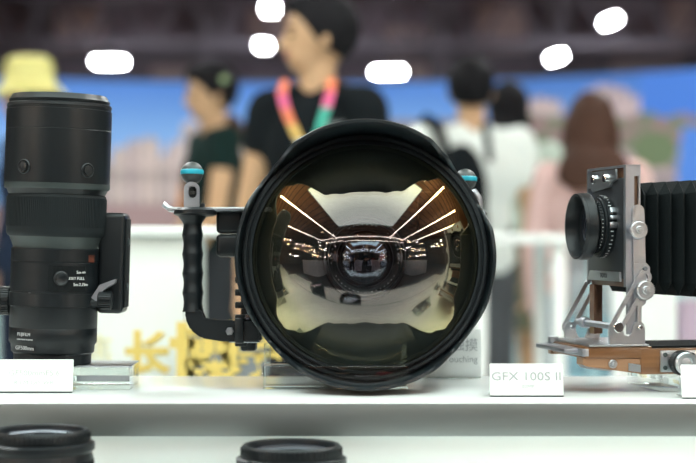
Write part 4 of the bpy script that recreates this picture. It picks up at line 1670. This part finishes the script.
# globe lamps of the opposite stands, warm points in the dome
warm = emis('warm_bulb', (1, .70, .42), 75)
cold = emis('cool_bulb', (1, .95, .92), 75)
first = None
spots = []
for k in range(13):
    spots.append((-4.4 + rnd.uniform(-.7, .7), rnd.uniform(-2.6, 1.5), 1.75 + rnd.uniform(-.12, .35)))
for k in range(9):
    spots.append((-3.6 + rnd.uniform(-.6, .6), rnd.uniform(-2.4, .8), 1.22 + rnd.uniform(-.03, .06)))
for k in range(8):
    spots.append((4.0 + rnd.uniform(-.5, .5), rnd.uniform(-2.4, 1.0), 1.7 + rnd.uniform(-.1, .3)))
for k in range(6):
    spots.append((3.6 + rnd.uniform(-.5, .5), rnd.uniform(-2.2, .6), 1.25 + rnd.uniform(-.05, .05)))
for k in range(16):
    spots.append((-3.3 + rnd.uniform(-.9, .9), rnd.uniform(-3.6, -.4), 1.45 + rnd.uniform(-.1, .9)))
for k in range(14):
    spots.append((3.15 + rnd.uniform(-.9, .9), rnd.uniform(-3.6, -.4), 1.45 + rnd.uniform(-.2, .8)))
for x, z in ((-.9, 3.6), (-.2, 3.8), (.5, 3.5), (1.2, 3.9), (-4.2, 4.2), (-3.6, 3.8), (3.8, 4.3), (3.2, 3.7), (-5.2, 4.4)):
    spots.append((x, -4.5 + rnd.uniform(-1, 1), z))


def globe(m, label):
    o = thing('globe_lamp', label, 'lamp', (0, 0, 0), 0, 'small bulbs mirrored in the dome')
    b = nb()
    ell(b, (0, 0, 0), (.028, .028, .032), None, 16)
    obj('bulb', b, m, o)
    obj('socket', cyl(nb(), (0, 0, .048), .016, .04, 'z', 16, .002), M['black'], o)
    obj('cord', tube(nb(), [(0, 0, .066), (0, 0, .9)], .003, 6), M['black'], o)
    return o


protos = [globe(warm, 'small warm bulb of the opposite stands mirrored in the dome'), globe(cold, 'small cool white bulb of the opposite stands mirrored in the dome')]
for i, (x, y, z) in enumerate(spots):
    if i == 45:
        x += .2
    if i < 2:
        protos[i].location = (x, y, z)
        continue
    src = protos[i % 2]
    r_ = src.copy()
    COL.objects.link(r_)
    r_.location = (x, y, z)
    for ch in list(src.children):
        c = ch.copy()
        COL.objects.link(c)
        c.parent = r_

# ------------------------------------------------------------------ world, camera, view
w = bpy.data.worlds.new('World')
SC.world = w
w.use_nodes = True
w.node_tree.nodes['Background'].inputs[0].default_value = (.6, .7, .75, 1)
w.node_tree.nodes['Background'].inputs[1].default_value = .1
cam = bpy.data.cameras.new('Camera')
co = bpy.data.objects.new('Camera', cam)
COL.objects.link(co)
cam.sensor_width = 36
cam.lens = F / 696 * 36
co.location = (0, 0, ZC)
co.rotation_euler = (PI / 2 + math.atan((HZ - 231.5) / F), 0, 0)
cam.clip_start = .05
cam.clip_end = 100
cam.dof.use_dof = True
cam.dof.focus_distance = 1.61
cam.dof.aperture_fstop = 4.1
cam.dof.aperture_blades = 9
SC.camera = co
SC.view_settings.view_transform = 'Standard'
SC.view_settings.look = 'None'
SC.view_settings.gamma = 1
SC.view_settings.exposure = 0.45
SC.cycles.use_denoising = True
SC.cycles.max_bounces = 10
SC.cycles.transparent_max_bounces = 16
SC.cycles.sample_clamp_indirect = 8
SC.cycles.caustics_reflective = False
